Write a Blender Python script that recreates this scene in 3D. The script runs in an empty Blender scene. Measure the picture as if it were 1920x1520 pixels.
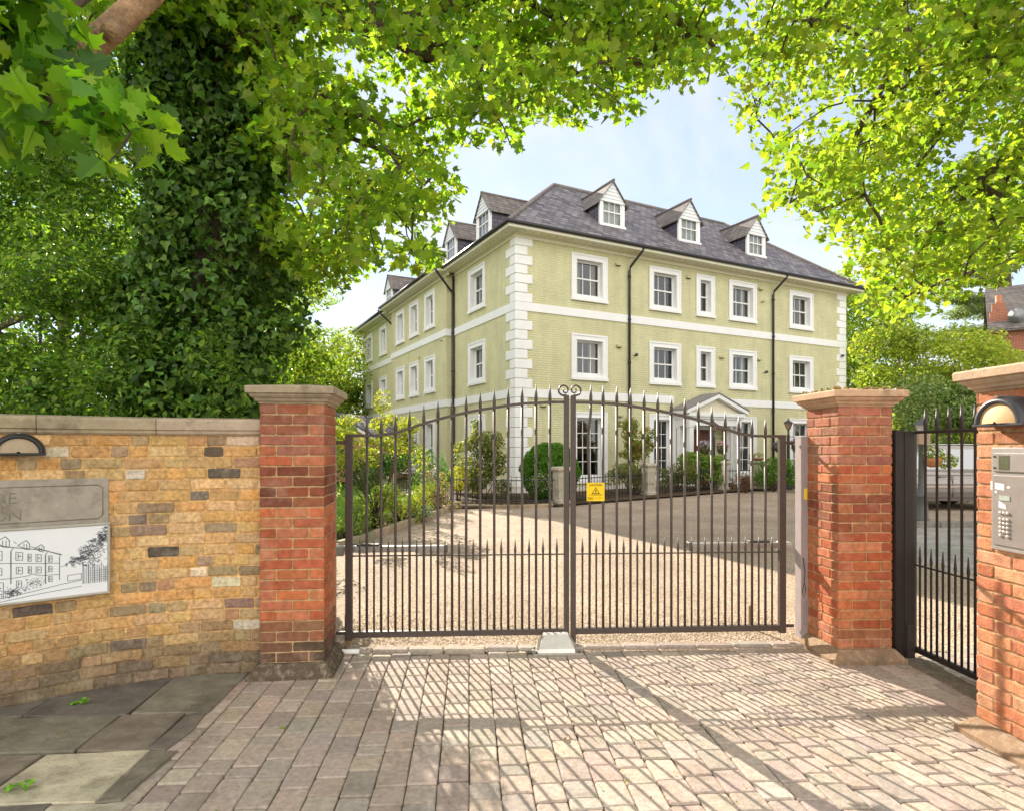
import bpy, bmesh, math, random
import numpy as np
from mathutils import Vector, Matrix
R = math.radians
SC = bpy.context.scene
COL = SC.collection
random.seed(7)
RNG = np.random.default_rng(11)

# ------------------------------------------------------------------ camera
cam = bpy.data.cameras.new('camera'); cam_o = bpy.data.objects.new('camera', cam); COL.objects.link(cam_o)
cam.sensor_width = 36.0; cam.sensor_fit = 'HORIZONTAL'
cam.lens = 36.0 * 1149.0 / 1920.0
cam.shift_y = (838 - 760) / 1920.0
cam.clip_start = 0.05; cam.clip_end = 3000
cam_o.location = (0, 0, 1.63); cam_o.rotation_euler = (R(90), 0, 0)
SC.camera = cam_o

# ------------------------------------------------------------------ light
SUN_AZ, SUN_EL = 22.5, 26.3            # degrees left of +Y, degrees up
sd = Vector((-math.sin(R(SUN_AZ)) * math.cos(R(SUN_EL)), math.cos(R(SUN_AZ)) * math.cos(R(SUN_EL)), math.sin(R(SUN_EL))))
sun = bpy.data.lights.new('sun', 'SUN'); sun.energy = 4.6; sun.angle = R(0.35); sun.color = (1.0, 0.89, 0.75)
sun_o = bpy.data.objects.new('sun', sun); COL.objects.link(sun_o)
sun_o.rotation_euler = (-sd).to_track_quat('-Z', 'Y').to_euler()
W = bpy.data.worlds.new('World'); SC.world = W; W.use_nodes = True
wn, wl = W.node_tree.nodes, W.node_tree.links
wn.clear()
wout = wn.new('ShaderNodeOutputWorld'); wbg = wn.new('ShaderNodeBackground'); sky = wn.new('ShaderNodeTexSky')
sky.sky_type = 'NISHITA'; sky.sun_disc = False; sky.sun_elevation = R(SUN_EL); sky.sun_rotation = R(-SUN_AZ)
sky.air_density = 1.0; sky.dust_density = 0.0; sky.ozone_density = 1.0
tc = wn.new('ShaderNodeTexCoord'); sx = wn.new('ShaderNodeSeparateXYZ'); wl.new(tc.outputs['Generated'], sx.inputs[0])
def wmath(op, a, b):
    n = wn.new('ShaderNodeMath'); n.operation = op
    for i, v in enumerate((a, b)):
        if isinstance(v, (int, float)): n.inputs[i].default_value = v
        else: wl.new(v, n.inputs[i])
    return n.outputs[0]
zz = wmath('ADD', wmath('MAXIMUM', sx.outputs[2], 0.0), 0.22)
cv = wn.new('ShaderNodeCombineXYZ'); wl.new(wmath('DIVIDE', sx.outputs[0], zz), cv.inputs[0]); wl.new(wmath('DIVIDE', sx.outputs[1], zz), cv.inputs[1])
cn = wn.new('ShaderNodeTexNoise'); cn.inputs['Scale'].default_value = 1.25; cn.inputs['Detail'].default_value = 7; cn.inputs['Roughness'].default_value = 0.58; cn.inputs['Distortion'].default_value = 0.6
wl.new(cv.outputs[0], cn.inputs['Vector'])
cr = wn.new('ShaderNodeValToRGB'); cr.color_ramp.elements[0].position = 0.44; cr.color_ramp.elements[1].position = 0.66
cr.color_ramp.elements[0].color = (0.42, 0.42, 0.42, 1); cr.color_ramp.elements[1].color = (0.95, 0.95, 0.95, 1)
wl.new(cn.outputs['Fac'], cr.inputs[0])
cm = wn.new('ShaderNodeMix'); cm.data_type = 'RGBA'
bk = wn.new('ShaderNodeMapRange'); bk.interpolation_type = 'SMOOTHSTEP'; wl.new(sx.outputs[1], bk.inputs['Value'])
bk.inputs['From Min'].default_value = 0.1; bk.inputs['From Max'].default_value = -0.6          # unseen bright cloud bank added behind the camera to light the shaded fronts
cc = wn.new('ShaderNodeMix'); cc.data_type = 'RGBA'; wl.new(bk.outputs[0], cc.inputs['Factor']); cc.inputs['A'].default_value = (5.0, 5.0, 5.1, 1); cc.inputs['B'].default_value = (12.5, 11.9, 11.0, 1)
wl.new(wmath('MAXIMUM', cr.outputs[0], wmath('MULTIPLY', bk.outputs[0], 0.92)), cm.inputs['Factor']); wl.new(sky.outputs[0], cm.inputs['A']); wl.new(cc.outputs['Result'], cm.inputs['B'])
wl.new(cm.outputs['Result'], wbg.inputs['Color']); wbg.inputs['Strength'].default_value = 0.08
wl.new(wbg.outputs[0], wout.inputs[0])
SC.view_settings.view_transform = 'Standard'; SC.view_settings.look = 'None'; SC.view_settings.gamma = 1.0
SC.view_settings.use_curve_mapping = False
SC.view_settings.exposure = 1.44
SC.cycles.max_bounces = 8; SC.cycles.transparent_max_bounces = 16; SC.cycles.diffuse_bounces = 4; SC.cycles.transmission_bounces = 6; SC.cycles.glossy_bounces = 3

# ------------------------------------------------------------------ materials
def newmat(name):
    m = bpy.data.materials.new(name); m.use_nodes = True
    nt = m.node_tree; nt.nodes.clear()
    out = nt.nodes.new('ShaderNodeOutputMaterial')
    return m, nt.nodes, nt.links, out
def vcmat(name, rough=0.8, noise=(8, 0.25), bump=(60, 0.3, 0.004), spec=0.3, metal=0.0, tint=None, stain=None, coat=0, bloom=None):
    """colour from the mesh's per-face colour, broken up by noise, with a noise bump"""
    m, n, l, out = newmat(name)
    p = n.new('ShaderNodeBsdfPrincipled'); l.new(p.outputs[0], out.inputs[0])
    p.inputs['Roughness'].default_value = rough; p.inputs['Metallic'].default_value = metal
    p.inputs['Specular IOR Level'].default_value = spec
    if coat: p.inputs['Coat Weight'].default_value = coat; p.inputs['Coat Roughness'].default_value = 0.08
    a = n.new('ShaderNodeAttribute'); a.attribute_name = 'Col'
    tcn = n.new('ShaderNodeTexCoord')
    nz = n.new('ShaderNodeTexNoise'); nz.inputs['Scale'].default_value = noise[0]; nz.inputs['Detail'].default_value = 6; nz.inputs['Roughness'].default_value = 0.65
    l.new(tcn.outputs['Object'], nz.inputs['Vector'])
    mr = n.new('ShaderNodeMapRange'); mr.inputs['From Min'].default_value = 0.25; mr.inputs['From Max'].default_value = 0.75
    mr.inputs['To Min'].default_value = 1 - noise[1]; mr.inputs['To Max'].default_value = 1 + noise[1]
    l.new(nz.outputs['Fac'], mr.inputs['Value'])
    mx = n.new('ShaderNodeVectorMath'); mx.operation = 'SCALE'
    l.new(a.outputs['Color'], mx.inputs[0]); l.new(mr.outputs[0], mx.inputs['Scale'])
    src = mx.outputs[0]
    for stain, off in ((stain, 0.0), (bloom, 31.7)):
        if not stain: continue
        s2 = n.new('ShaderNodeTexNoise'); s2.inputs['Scale'].default_value = stain[0]; s2.inputs['Detail'].default_value = 8; s2.inputs['Roughness'].default_value = 0.7
        so = n.new('ShaderNodeVectorMath'); so.operation = 'ADD'; l.new(tcn.outputs['Object'], so.inputs[0]); so.inputs[1].default_value = (off, off, off); l.new(so.outputs[0], s2.inputs['Vector'])
        rp = n.new('ShaderNodeMapRange'); rp.inputs['From Min'].default_value = 0.5; rp.inputs['From Max'].default_value = 0.72; rp.inputs['To Max'].default_value = stain[2]
        l.new(s2.outputs['Fac'], rp.inputs['Value'])
        mm = n.new('ShaderNodeMix'); mm.data_type = 'RGBA'
        l.new(rp.outputs[0], mm.inputs['Factor']); l.new(src, mm.inputs['A']); mm.inputs['B'].default_value = (*stain[1], 1)
        src = mm.outputs['Result']
    l.new(src, p.inputs['Base Color'])
    if bump:
        b2 = n.new('ShaderNodeTexNoise'); b2.inputs['Scale'].default_value = bump[0]; b2.inputs['Detail'].default_value = 5; b2.inputs['Roughness'].default_value = 0.7
        l.new(tcn.outputs['Object'], b2.inputs['Vector'])
        bp = n.new('ShaderNodeBump'); bp.inputs['Strength'].default_value = bump[1]; bp.inputs['Distance'].default_value = bump[2]
        l.new(b2.outputs['Fac'], bp.inputs['Height']); l.new(bp.outputs[0], p.inputs['Normal'])
    return m
def leafmat(name, trans=0.45, tcol=(1.25, 1.25, 0.45), rough=0.5, spec=0.25):
    m, n, l, out = newmat(name)
    a = n.new('ShaderNodeAttribute'); a.attribute_name = 'Col'
    p = n.new('ShaderNodeBsdfPrincipled'); p.inputs['Roughness'].default_value = rough; p.inputs['Specular IOR Level'].default_value = spec
    l.new(a.outputs['Color'], p.inputs['Base Color'])
    t = n.new('ShaderNodeBsdfTranslucent')
    v = n.new('ShaderNodeVectorMath'); v.operation = 'MULTIPLY'; l.new(a.outputs['Color'], v.inputs[0]); v.inputs[1].default_value = tcol
    l.new(v.outputs[0], t.inputs['Color'])
    ms = n.new('ShaderNodeMixShader'); ms.inputs[0].default_value = trans
    l.new(p.outputs[0], ms.inputs[1]); l.new(t.outputs[0], ms.inputs[2]); l.new(ms.outputs[0], out.inputs[0])
    return m
def brickmat(name, ax, base, var, mort, bw, bh, gap, rough, bstr, bdist, squash=0.5, nscale=3.0, namt=0.12, spec=0.3, streak=0):
    """procedural courses; ax picks which object axes run along / up"""
    m, n, l, out = newmat(name)
    p = n.new('ShaderNodeBsdfPrincipled'); l.new(p.outputs[0], out.inputs[0]); p.inputs['Roughness'].default_value = rough; p.inputs['Specular IOR Level'].default_value = spec
    tcn = n.new('ShaderNodeTexCoord'); s = n.new('ShaderNodeSeparateXYZ'); l.new(tcn.outputs['Object'], s.inputs[0])
    c = n.new('ShaderNodeCombineXYZ')
    if ax == 'xy+':
        ad = n.new('ShaderNodeMath'); ad.operation = 'ADD'; l.new(s.outputs[0], ad.inputs[0]); l.new(s.outputs[1], ad.inputs[1]); l.new(ad.outputs[0], c.inputs[0])
        l.new(s.outputs[2], c.inputs[1])
    else:
        l.new(s.outputs['XYZ'.index(ax[0])], c.inputs[0]); l.new(s.outputs['XYZ'.index(ax[1])], c.inputs[1])
    # slight wobble so that the courses are not ruler straight
    b = n.new('ShaderNodeTexBrick'); l.new(c.outputs[0], b.inputs['Vector'])
    b.inputs['Scale'].default_value = 1.0; b.inputs['Brick Width'].default_value = bw; b.inputs['Row Height'].default_value = bh
    b.inputs['Mortar Size'].default_value = gap; b.inputs['Mortar Smooth'].default_value = 0.3; b.inputs['Bias'].default_value = 0.0
    b.inputs['Color1'].default_value = (*base, 1); b.inputs['Color2'].default_value = (*var, 1); b.inputs['Mortar'].default_value = (*mort, 1)
    nz = n.new('ShaderNodeTexNoise'); nz.inputs['Scale'].default_value = nscale; nz.inputs['Detail'].default_value = 8; nz.inputs['Roughness'].default_value = 0.7
    l.new(tcn.outputs['Object'], nz.inputs['Vector'])
    mr = n.new('ShaderNodeMapRange'); mr.inputs['From Min'].default_value = 0.25; mr.inputs['From Max'].default_value = 0.75
    mr.inputs['To Min'].default_value = 1 - namt; mr.inputs['To Max'].default_value = 1 + namt; l.new(nz.outputs['Fac'], mr.inputs['Value'])
    mx = n.new('ShaderNodeVectorMath'); mx.operation = 'SCALE'; l.new(b.outputs['Color'], mx.inputs[0]); l.new(mr.outputs[0], mx.inputs['Scale'])
    bc = mx.outputs[0]
    if streak:                                                        # rain streaks and faded patches in the paint
        mp = n.new('ShaderNodeMapping'); mp.inputs['Scale'].default_value = (1.0, 1.0, 0.09); l.new(tcn.outputs['Object'], mp.inputs[0])
        sn = n.new('ShaderNodeTexNoise'); sn.inputs['Scale'].default_value = 3.2; sn.inputs['Detail'].default_value = 7; sn.inputs['Roughness'].default_value = 0.65; l.new(mp.outputs[0], sn.inputs['Vector'])
        sr = n.new('ShaderNodeMapRange'); sr.inputs['From Min'].default_value = 0.46; sr.inputs['From Max'].default_value = 0.72; sr.inputs['To Max'].default_value = streak; l.new(sn.outputs['Fac'], sr.inputs['Value'])
        sm = n.new('ShaderNodeMix'); sm.data_type = 'RGBA'; l.new(sr.outputs[0], sm.inputs['Factor']); l.new(bc, sm.inputs['A']); sm.inputs['B'].default_value = (0.36, 0.33, 0.22, 1); bc = sm.outputs['Result']
    l.new(bc, p.inputs['Base Color'])
    n2 = n.new('ShaderNodeTexNoise'); n2.inputs['Scale'].default_value = 14; n2.inputs['Detail'].default_value = 6; l.new(tcn.outputs['Object'], n2.inputs['Vector'])
    ma = n.new('ShaderNodeMath'); ma.operation = 'MULTIPLY_ADD'; l.new(n2.outputs['Fac'], ma.inputs[0]); ma.inputs[1].default_value = 0.6
    inv = n.new('ShaderNodeMath'); inv.operation = 'SUBTRACT'; inv.inputs[0].default_value = 1.0; l.new(b.outputs['Fac'], inv.inputs[1]); l.new(inv.outputs[0], ma.inputs[2])
    bp = n.new('ShaderNodeBump'); bp.inputs['Strength'].default_value = bstr; bp.inputs['Distance'].default_value = bdist
    l.new(ma.outputs[0], bp.inputs['Height']); l.new(bp.outputs[0], p.inputs['Normal'])
    return m
def glassmat(name, refl=0.10, tint=(0.9, 0.93, 0.92)):
    m, n, l, out = newmat(name)
    t = n.new('ShaderNodeBsdfTransparent'); t.inputs[0].default_value = (*tint, 1)
    g = n.new('ShaderNodeBsdfGlossy'); g.inputs['Roughness'].default_value = 0.02; g.inputs['Color'].default_value = (0.95, 0.97, 1, 1)
    tcn = n.new('ShaderNodeTexCoord'); nz = n.new('ShaderNodeTexNoise'); nz.inputs['Scale'].default_value = 2.2; l.new(tcn.outputs['Object'], nz.inputs['Vector'])
    bp = n.new('ShaderNodeBump'); bp.inputs['Strength'].default_value = 0.12; bp.inputs['Distance'].default_value = 0.02; l.new(nz.outputs['Fac'], bp.inputs['Height']); l.new(bp.outputs[0], g.inputs['Normal'])
    f = n.new('ShaderNodeFresnel'); f.inputs['IOR'].default_value = 1.5
    ad = n.new('ShaderNodeMath'); ad.operation = 'ADD'; ad.use_clamp = True; l.new(f.outputs[0], ad.inputs[0]); ad.inputs[1].default_value = refl
    ms = n.new('ShaderNodeMixShader'); l.new(ad.outputs[0], ms.inputs[0]); l.new(t.outputs[0], ms.inputs[1]); l.new(g.outputs[0], ms.inputs[2]); l.new(ms.outputs[0], out.inputs[0])
    return m
M = {}
M['brick'] = vcmat('old_brick', 0.9, (40, 0.5), (75, 0.8, 0.006), 0.15, stain=(9, (0.26, 0.17, 0.09), 0.28), bloom=(7, (0.62, 0.50, 0.34), 0.35))
M['red_brick'] = vcmat('red_brick', 0.88, (20, 0.38), (80, 0.7, 0.007), 0.15, stain=(13, (0.20, 0.09, 0.055), 0.4), bloom=(5, (0.50, 0.33, 0.24), 0.45))
M['stone'] = vcmat('weathered_stone', 0.9, (7, 0.22), (45, 0.5, 0.006), 0.2, stain=(5, (0.13, 0.105, 0.07), 0.75), bloom=(23, (0.50, 0.46, 0.34), 0.5))
M['paver'] = vcmat('paver', 0.88, (30, 0.3), (90, 0.9, 0.007), 0.2, stain=(3.0, (0.17, 0.13, 0.095), 0.5))
M['flag'] = vcmat('york_stone', 0.75, (6, 0.4), (14, 0.8, 0.02), 0.35, stain=(2.2, (0.08, 0.07, 0.055), 0.7))
M['iron'] = vcmat('painted_iron', 0.45, (30, 0.2), (80, 0.2, 0.002), 0.4, stain=(9, (0.075, 0.045, 0.03), 0.5))
M['steel'] = vcmat('galvanised', 0.38, (10, 0.15), (60, 0.15, 0.002), 0.5, 0.55)
M['chrome'] = vcmat('polished_steel', 0.24, (10, 0.1), None, 0.5, 0.9)
M['white'] = vcmat('white_paint', 0.5, (3, 0.05), (40, 0.1, 0.003), 0.35)
M['plain'] = vcmat('plain', 0.6, (12, 0.12), (60, 0.15, 0.003), 0.3)
M['dark_pipe'] = vcmat('black_pipe', 0.35, (12, 0.15), None, 0.4)
M['bark'] = vcmat('bark', 0.9, (16, 0.45), (26, 1.0, 0.03), 0.12, stain=(7, (0.13, 0.10, 0.075), 0.7))
M['soil'] = vcmat('soil', 0.95, (9, 0.4), (40, 0.9, 0.03), 0.1)
M['car'] = vcmat('car_paint', 0.3, (2, 0.03), None, 0.5, 0.5, coat=0.8)
M['rubber'] = vcmat('rubber', 0.8, (20, 0.2), None, 0.2)
M['maple'] = leafmat('maple_leaf', 0.58, (1.28, 1.42, 0.62), 0.45, 0.3)
M['near_maple'] = leafmat('near_maple_leaf', 0.58, (1.4, 1.6, 0.5), 0.45, 0.3)
M['ivy'] = leafmat('ivy_leaf', 0.25, (1.2, 1.3, 0.5), 0.42, 0.28)
M['leaf'] = leafmat('small_leaf', 0.48, (1.3, 1.4, 0.55), 0.45, 0.3)
M['petal'] = leafmat('petal', 0.35, (1.1, 1.0, 1.0), 0.6, 0.2)
M['facade'] = brickmat('painted_brick', 'xy+', (0.66, 0.63, 0.385), (0.63, 0.60, 0.365), (0.56, 0.535, 0.325), 0.225, 0.075, 0.007, 0.7, 1.0, 0.014, namt=0.15, nscale=1.1, streak=0.28)
M['slate_x'] = brickmat('slate_front', 'XZ', (0.255, 0.225, 0.235), (0.10, 0.09, 0.10), (0.03, 0.027, 0.03), 0.30, 0.145, 0.012, 0.55, 0.9, 0.03, namt=0.35, nscale=2.2, spec=0.4)
M['slate_y'] = brickmat('slate_side', 'YZ', (0.255, 0.225, 0.235), (0.10, 0.09, 0.10), (0.03, 0.027, 0.03), 0.30, 0.145, 0.012, 0.55, 0.9, 0.03, namt=0.35, nscale=2.2, spec=0.4)
M['slate_mix'] = brickmat('slate_dormer', 'xy+', (0.14, 0.125, 0.16), (0.09, 0.085, 0.115), (0.03, 0.03, 0.035), 0.28, 0.16, 0.01, 0.55, 0.8, 0.02, namt=0.3, spec=0.4)
M['slate_warm'] = brickmat('slate_mossy', 'xy+', (0.225, 0.195, 0.175), (0.145, 0.13, 0.125), (0.05, 0.04, 0.035), 0.28, 0.14, 0.01, 0.7, 0.8, 0.02, namt=0.3)
M['house_brick'] = brickmat('house_brick', 'xy+', (0.42, 0.13, 0.07), (0.33, 0.10, 0.07), (0.40, 0.30, 0.22), 0.225, 0.075, 0.01, 0.85, 0.5, 0.01)
M['glass'] = glassmat('window_glass', 0.045, (0.72, 0.76, 0.74))
M['car_glass'] = glassmat('car_glass', 0.25, (0.25, 0.32, 0.3))
def gravelmat():
    m, n, l, out = newmat('gravel')
    p = n.new('ShaderNodeBsdfPrincipled'); l.new(p.outputs[0], out.inputs[0]); p.inputs['Roughness'].default_value = 0.9; p.inputs['Specular IOR Level'].default_value = 0.15
    tcn = n.new('ShaderNodeTexCoord')
    v = n.new('ShaderNodeTexVoronoi'); v.inputs['Scale'].default_value = 75; l.new(tcn.outputs['Object'], v.inputs['Vector'])
    r = n.new('ShaderNodeValToRGB'); e = r.color_ramp.elements
    e[0].color = (0.28, 0.20, 0.145, 1); e[0].position = 0.1; e[1].color = (0.61, 0.485, 0.365, 1); e[1].position = 0.9
    s = n.new('ShaderNodeSeparateColor'); l.new(v.outputs['Color'], s.inputs[0]); l.new(s.outputs[0], r.inputs[0])
    nz = n.new('ShaderNodeTexNoise'); nz.inputs['Scale'].default_value = 0.9; nz.inputs['Detail'].default_value = 7; nz.inputs['Roughness'].default_value = 0.6; l.new(tcn.outputs['Object'], nz.inputs['Vector'])
    mr = n.new('ShaderNodeMapRange'); mr.inputs['From Min'].default_value = 0.3; mr.inputs['From Max'].default_value = 0.7; mr.inputs['To Min'].default_value = 0.78; mr.inputs['To Max'].default_value = 1.14; l.new(nz.outputs['Fac'], mr.inputs['Value'])
    mx = n.new('ShaderNodeVectorMath'); mx.operation = 'SCALE'; l.new(r.outputs[0], mx.inputs[0]); l.new(mr.outputs[0], mx.inputs['Scale']); l.new(mx.outputs[0], p.inputs['Base Color'])
    bp = n.new('ShaderNodeBump'); bp.inputs['Strength'].default_value = 0.75; bp.inputs['Distance'].default_value = 0.012; bp.invert = True
    l.new(v.outputs['Distance'], bp.inputs['Height']); l.new(bp.outputs[0], p.inputs['Normal'])
    return m
M['gravel'] = gravelmat()

# ------------------------------------------------------------------ mesh builder
class MB:
    def __init__(s): s.v = []; s.f = []; s.c = []; s.m = []; s.sm = []
    def add(s, vs, fs, col=(.8, .8, .8), mi=0, smooth=False):
        o = len(s.v); s.v.extend([tuple(p) for p in vs])
        for f in fs: s.f.append(tuple(i + o for i in f)); s.c.append(col); s.m.append(mi); s.sm.append(smooth)
    def quad(s, a, b, c, d, col=(.8, .8, .8), mi=0): s.add([a, b, c, d], [(0, 1, 2, 3)], col, mi)
    def box(s, lo, hi, col=(.8, .8, .8), mi=0, fn=None, bev=0.0):
        x0, y0, z0 = lo; x1, y1, z1 = hi
        if bev:
            b = bev
            vs = []
            for z, i in ((z0, b), (z0 + b, 0), (z1 - b, 0), (z1, b)):
                # octagonal ring
                vs += [(x0 + b, y0 + i, z), (x1 - b, y0 + i, z), (x1 - i, y0 + b, z), (x1 - i, y1 - b, z), (x1 - b, y1 - i, z), (x0 + b, y1 - i, z), (x0 + i, y1 - b, z), (x0 + i, y0 + b, z)]
            fs = [tuple(range(7, -1, -1)), tuple(range(24, 32))]
            for k in range(3):
                for j in range(8): a = k * 8 + j; c2 = k * 8 + (j + 1) % 8; fs.append((a, c2, c2 + 8, a + 8))
        else:
            vs = [(x0, y0, z0), (x1, y0, z0), (x1, y1, z0), (x0, y1, z0), (x0, y0, z1), (x1, y0, z1), (x1, y1, z1), (x0, y1, z1)]
            fs = [(3, 2, 1, 0), (4, 5, 6, 7), (0, 1, 5, 4), (1, 2, 6, 5), (2, 3, 7, 6), (3, 0, 4, 7)]
        if fn: vs = [fn(*p) for p in vs]
        s.add(vs, fs, col, mi)
    def rings(s, rings, col=(.8, .8, .8), mi=0, caps=True, smooth=False, closed=True):
        """rings: list of equal-length point loops, bridged"""
        k = len(rings[0]); vs = [p for r in rings for p in r]; fs = []
        for i in range(len(rings) - 1):
            for j in range(k if closed else k - 1):
                a = i * k + j; b = i * k + (j + 1) % k; fs.append((a, b, b + k, a + k))
        if caps: fs.append(tuple(range(k - 1, -1, -1))); o = (len(rings) - 1) * k; fs.append(tuple(range(o, o + k)))
        s.add(vs, fs, col, mi, smooth)
    def rectstack(s, cx, cy, levels, col=(.8, .8, .8), mi=0, fn=None):
        """levels: (half_x, half_y, z) rectangular rings: mouldings, plinths, caps"""
        rs = []
        for hx, hy, z in levels:
            q = [(cx - hx, cy - hy, z), (cx + hx, cy - hy, z), (cx + hx, cy + hy, z), (cx - hx, cy + hy, z)]
            rs.append([fn(*p) for p in q] if fn else q)
        s.rings(rs, col, mi)
    def tube(s, pts, rad, n=8, col=(.8, .8, .8), mi=0, smooth=True, caps=True):
        pts = [Vector(p) for p in pts]
        if isinstance(rad, (int, float)): rad = [rad] * len(pts)
        rs = []; up = Vector((0, 0, 1))
        for i, p in enumerate(pts):
            d = (pts[min(i + 1, len(pts) - 1)] - pts[max(i - 1, 0)])
            if d.length < 1e-9: d = Vector((0, 0, 1))
            d.normalize()
            u = Vector((1, 0, 0)) if abs(d.z) > 0.9 else up
            a = d.cross(u).normalized(); b = a.cross(d).normalized()
            rs.append([tuple(p + (a * math.cos(2 * math.pi * k / n) + b * math.sin(2 * math.pi * k / n)) * rad[i]) for k in range(n)])
        s.rings(rs, col, mi, caps, smooth)
    def lathe(s, c, prof, n=16, col=(.8, .8, .8), mi=0, smooth=True, axis='z'):
        rs = []
        for r, z in prof:
            q = []
            for k in range(n):
                a = 2 * math.pi * k / n; x, y = r * math.cos(a), r * math.sin(a)
                q.append((c[0] + x, c[1] + y, c[2] + z) if axis == 'z' else (c[0] + x, c[1] + z, c[2] + y) if axis == 'y' else (c[0] + z, c[1] + x, c[2] + y))
            rs.append(q)
        s.rings(rs, col, mi, True, smooth)
    def sphere(s, c, r, col=(.8, .8, .8), mi=0, n=10):
        pr = [(max(1e-4, r * math.sin(math.pi * i / n)), -r * math.cos(math.pi * i / n)) for i in range(n + 1)]
        s.lathe(c, pr, n + 4, col, mi)
    def build(s, name, mats, parent=None, loc=None, rz=None):
        me = bpy.data.meshes.new(name); me.from_pydata(s.v, [], s.f)
        for m in (mats if isinstance(mats, (list, tuple)) else [mats]): me.materials.append(M[m] if isinstance(m, str) else m)
        me.polygons.foreach_set('material_index', s.m); me.polygons.foreach_set('use_smooth', s.sm)
        ca = me.color_attributes.new('Col', 'FLOAT_COLOR', 'CORNER')
        cnt = np.array([len(f) for f in s.f]); arr = np.ones((int(cnt.sum()), 4), np.float32)
        arr[:, :3] = np.repeat(np.array([c[:3] for c in s.c], np.float32), cnt, axis=0)
        ca.data.foreach_set('color', arr.ravel()); me.update()
        o = bpy.data.objects.new(name, me); COL.objects.link(o)
        if parent: o.parent = parent
        if loc: o.location = loc
        if rz is not None: o.rotation_euler = (0, 0, rz)
        return o
def tag(o, label=None, cat=None, group=None, kind=None):
    if label: o['label'] = label
    if cat: o['category'] = cat
    if group: o['group'] = group
    if kind: o['kind'] = kind
    return o
def thing(name, label, cat, loc=(0, 0, 0), rz=0, group=None):
    o = bpy.data.objects.new(name, None); COL.objects.link(o); o.location = loc; o.rotation_euler = (0, 0, rz); o.empty_display_size = 0.2
    return tag(o, label, cat, group)
def copy_tree(o, parent=None):
    c = o.copy(); COL.objects.link(c)
    if parent: c.parent = parent
    for ch in [x for x in COL.objects if x.parent == o]: copy_tree(ch, c)
    return c
def jit(c, a): 
    k = 1 + random.uniform(-a, a); return tuple(max(0, min(1, x * k * (1 + random.uniform(-a, a) * 0.35))) for x in c)
def mixc(a, b, t): return tuple(x * (1 - t) + y * t for x, y in zip(a, b))
def text_mesh(name, body, size, mat_, parent, loc, rot, col, extrude=0.0006, align='LEFT'):
    cu = bpy.data.curves.new('t', 'FONT'); cu.body = body; cu.size = size; cu.extrude = extrude; cu.align_x = align
    t = bpy.data.objects.new('t', cu); COL.objects.link(t)
    bpy.context.view_layer.update()
    me = bpy.data.meshes.new_from_object(t.evaluated_get(bpy.context.evaluated_depsgraph_get()))
    bpy.data.objects.remove(t); bpy.data.curves.remove(cu)
    me.name = name; me.materials.clear(); me.materials.append(M[mat_])
    ca = me.color_attributes.new('Col', 'FLOAT_COLOR', 'CORNER'); arr = np.ones((len(me.loops), 4), np.float32); arr[:, :3] = col
    ca.data.foreach_set('color', arr.ravel())
    o = bpy.data.objects.new(name, me); COL.objects.link(o); o.parent = parent; o.location = loc; o.rotation_euler = rot
    return o

# ------------------------------------------------------------------ leaves
TM = {
 'maple': [(0, 0), (.27, -.06), (.22, .09), (.50, .20), (.42, .32), (.56, .53), (.36, .47), (.21, .54), (.25, .76), (.10, .77), (0, 1.02)],
 'ivy': [(0, 0), (.33, .02), (.43, .28), (.2, .5), (0, .95)],
 'oval': [(0, 0), (.26, .3), (.2, .7), (0, 1.0)],
 'slim': [(0, 0), (.09, .4), (0, 1.0)],
}
def leafcloud(name, P, tmpl, size, nrm, cols, mat_, parent, fold=0.35, droop=0.0):
    """one mesh of many folded leaves: each leaf two halves meeting at the midrib"""
    P = np.asarray(P, np.float64); N = len(P)
    half = np.array(TM[tmpl]); k = len(half)
    nrm = nrm / (np.linalg.norm(nrm, axis=1, keepdims=True) + 1e-9)
    t = RNG.normal(size=(N, 3)); t[:, 2] -= droop
    t -= (t * nrm).sum(1, keepdims=True) * nrm; t /= (np.linalg.norm(t, axis=1, keepdims=True) + 1e-9)
    b = np.cross(t, nrm)
    x = np.concatenate([half[:, 0], -half[::-1, 0]]); y = np.concatenate([half[:, 1], half[::-1, 1]])
    fo = fold * RNG.uniform(.2, 1.9, (N, 1)); cu = RNG.uniform(-.05, .48, (N, 1)); z = np.abs(x)[None, :] * fo - cu * (y ** 2)[None, :] + 0.10 * np.sin(7 * x[None, :] + RNG.uniform(0, 6, (N, 1))) * y[None, :]
    size = np.broadcast_to(np.asarray(size, float), (N,))
    V = P[:, None, :] + size[:, None, None] * (x[None, :, None] * b[:, None, :] + (y - 0.3)[None, :, None] * t[:, None, :] + z[:, :, None] * nrm[:, None, :])
    V = V.reshape(-1, 3)
    nv = N * 2 * k
    me = bpy.data.meshes.new(name); me.vertices.add(nv); me.vertices.foreach_set('co', V.astype(np.float32).ravel())
    me.loops.add(nv); me.loops.foreach_set('vertex_index', np.arange(nv, dtype=np.int32))
    me.polygons.add(N * 2); me.polygons.foreach_set('loop_start', np.arange(0, nv, k, dtype=np.int32)); 
    try: me.polygons.foreach_set('loop_total', np.full(N * 2, k, np.int32))
    except Exception: pass
    me.update(calc_edges=True)
    me.materials.append(M[mat_])
    ca = me.color_attributes.new('Col', 'FLOAT_COLOR', 'CORNER'); arr = np.ones((nv, 4), np.float32)
    arr[:, :3] = np.repeat(np.asarray(cols, np.float32), 2 * k, axis=0); ca.data.foreach_set('color', arr.ravel())
    o = bpy.data.objects.new(name, me); COL.objects.link(o)
    if parent: o.parent = parent
    return o
def pick(pal, n, var=0.22):
    pal = np.array(pal); c = pal[RNG.integers(0, len(pal), n)]
    return np.clip(c * (1 + RNG.normal(0, var, (n, 1))) * (1 + RNG.normal(0, .06, (n, 3))), 0.003, 1)
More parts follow.
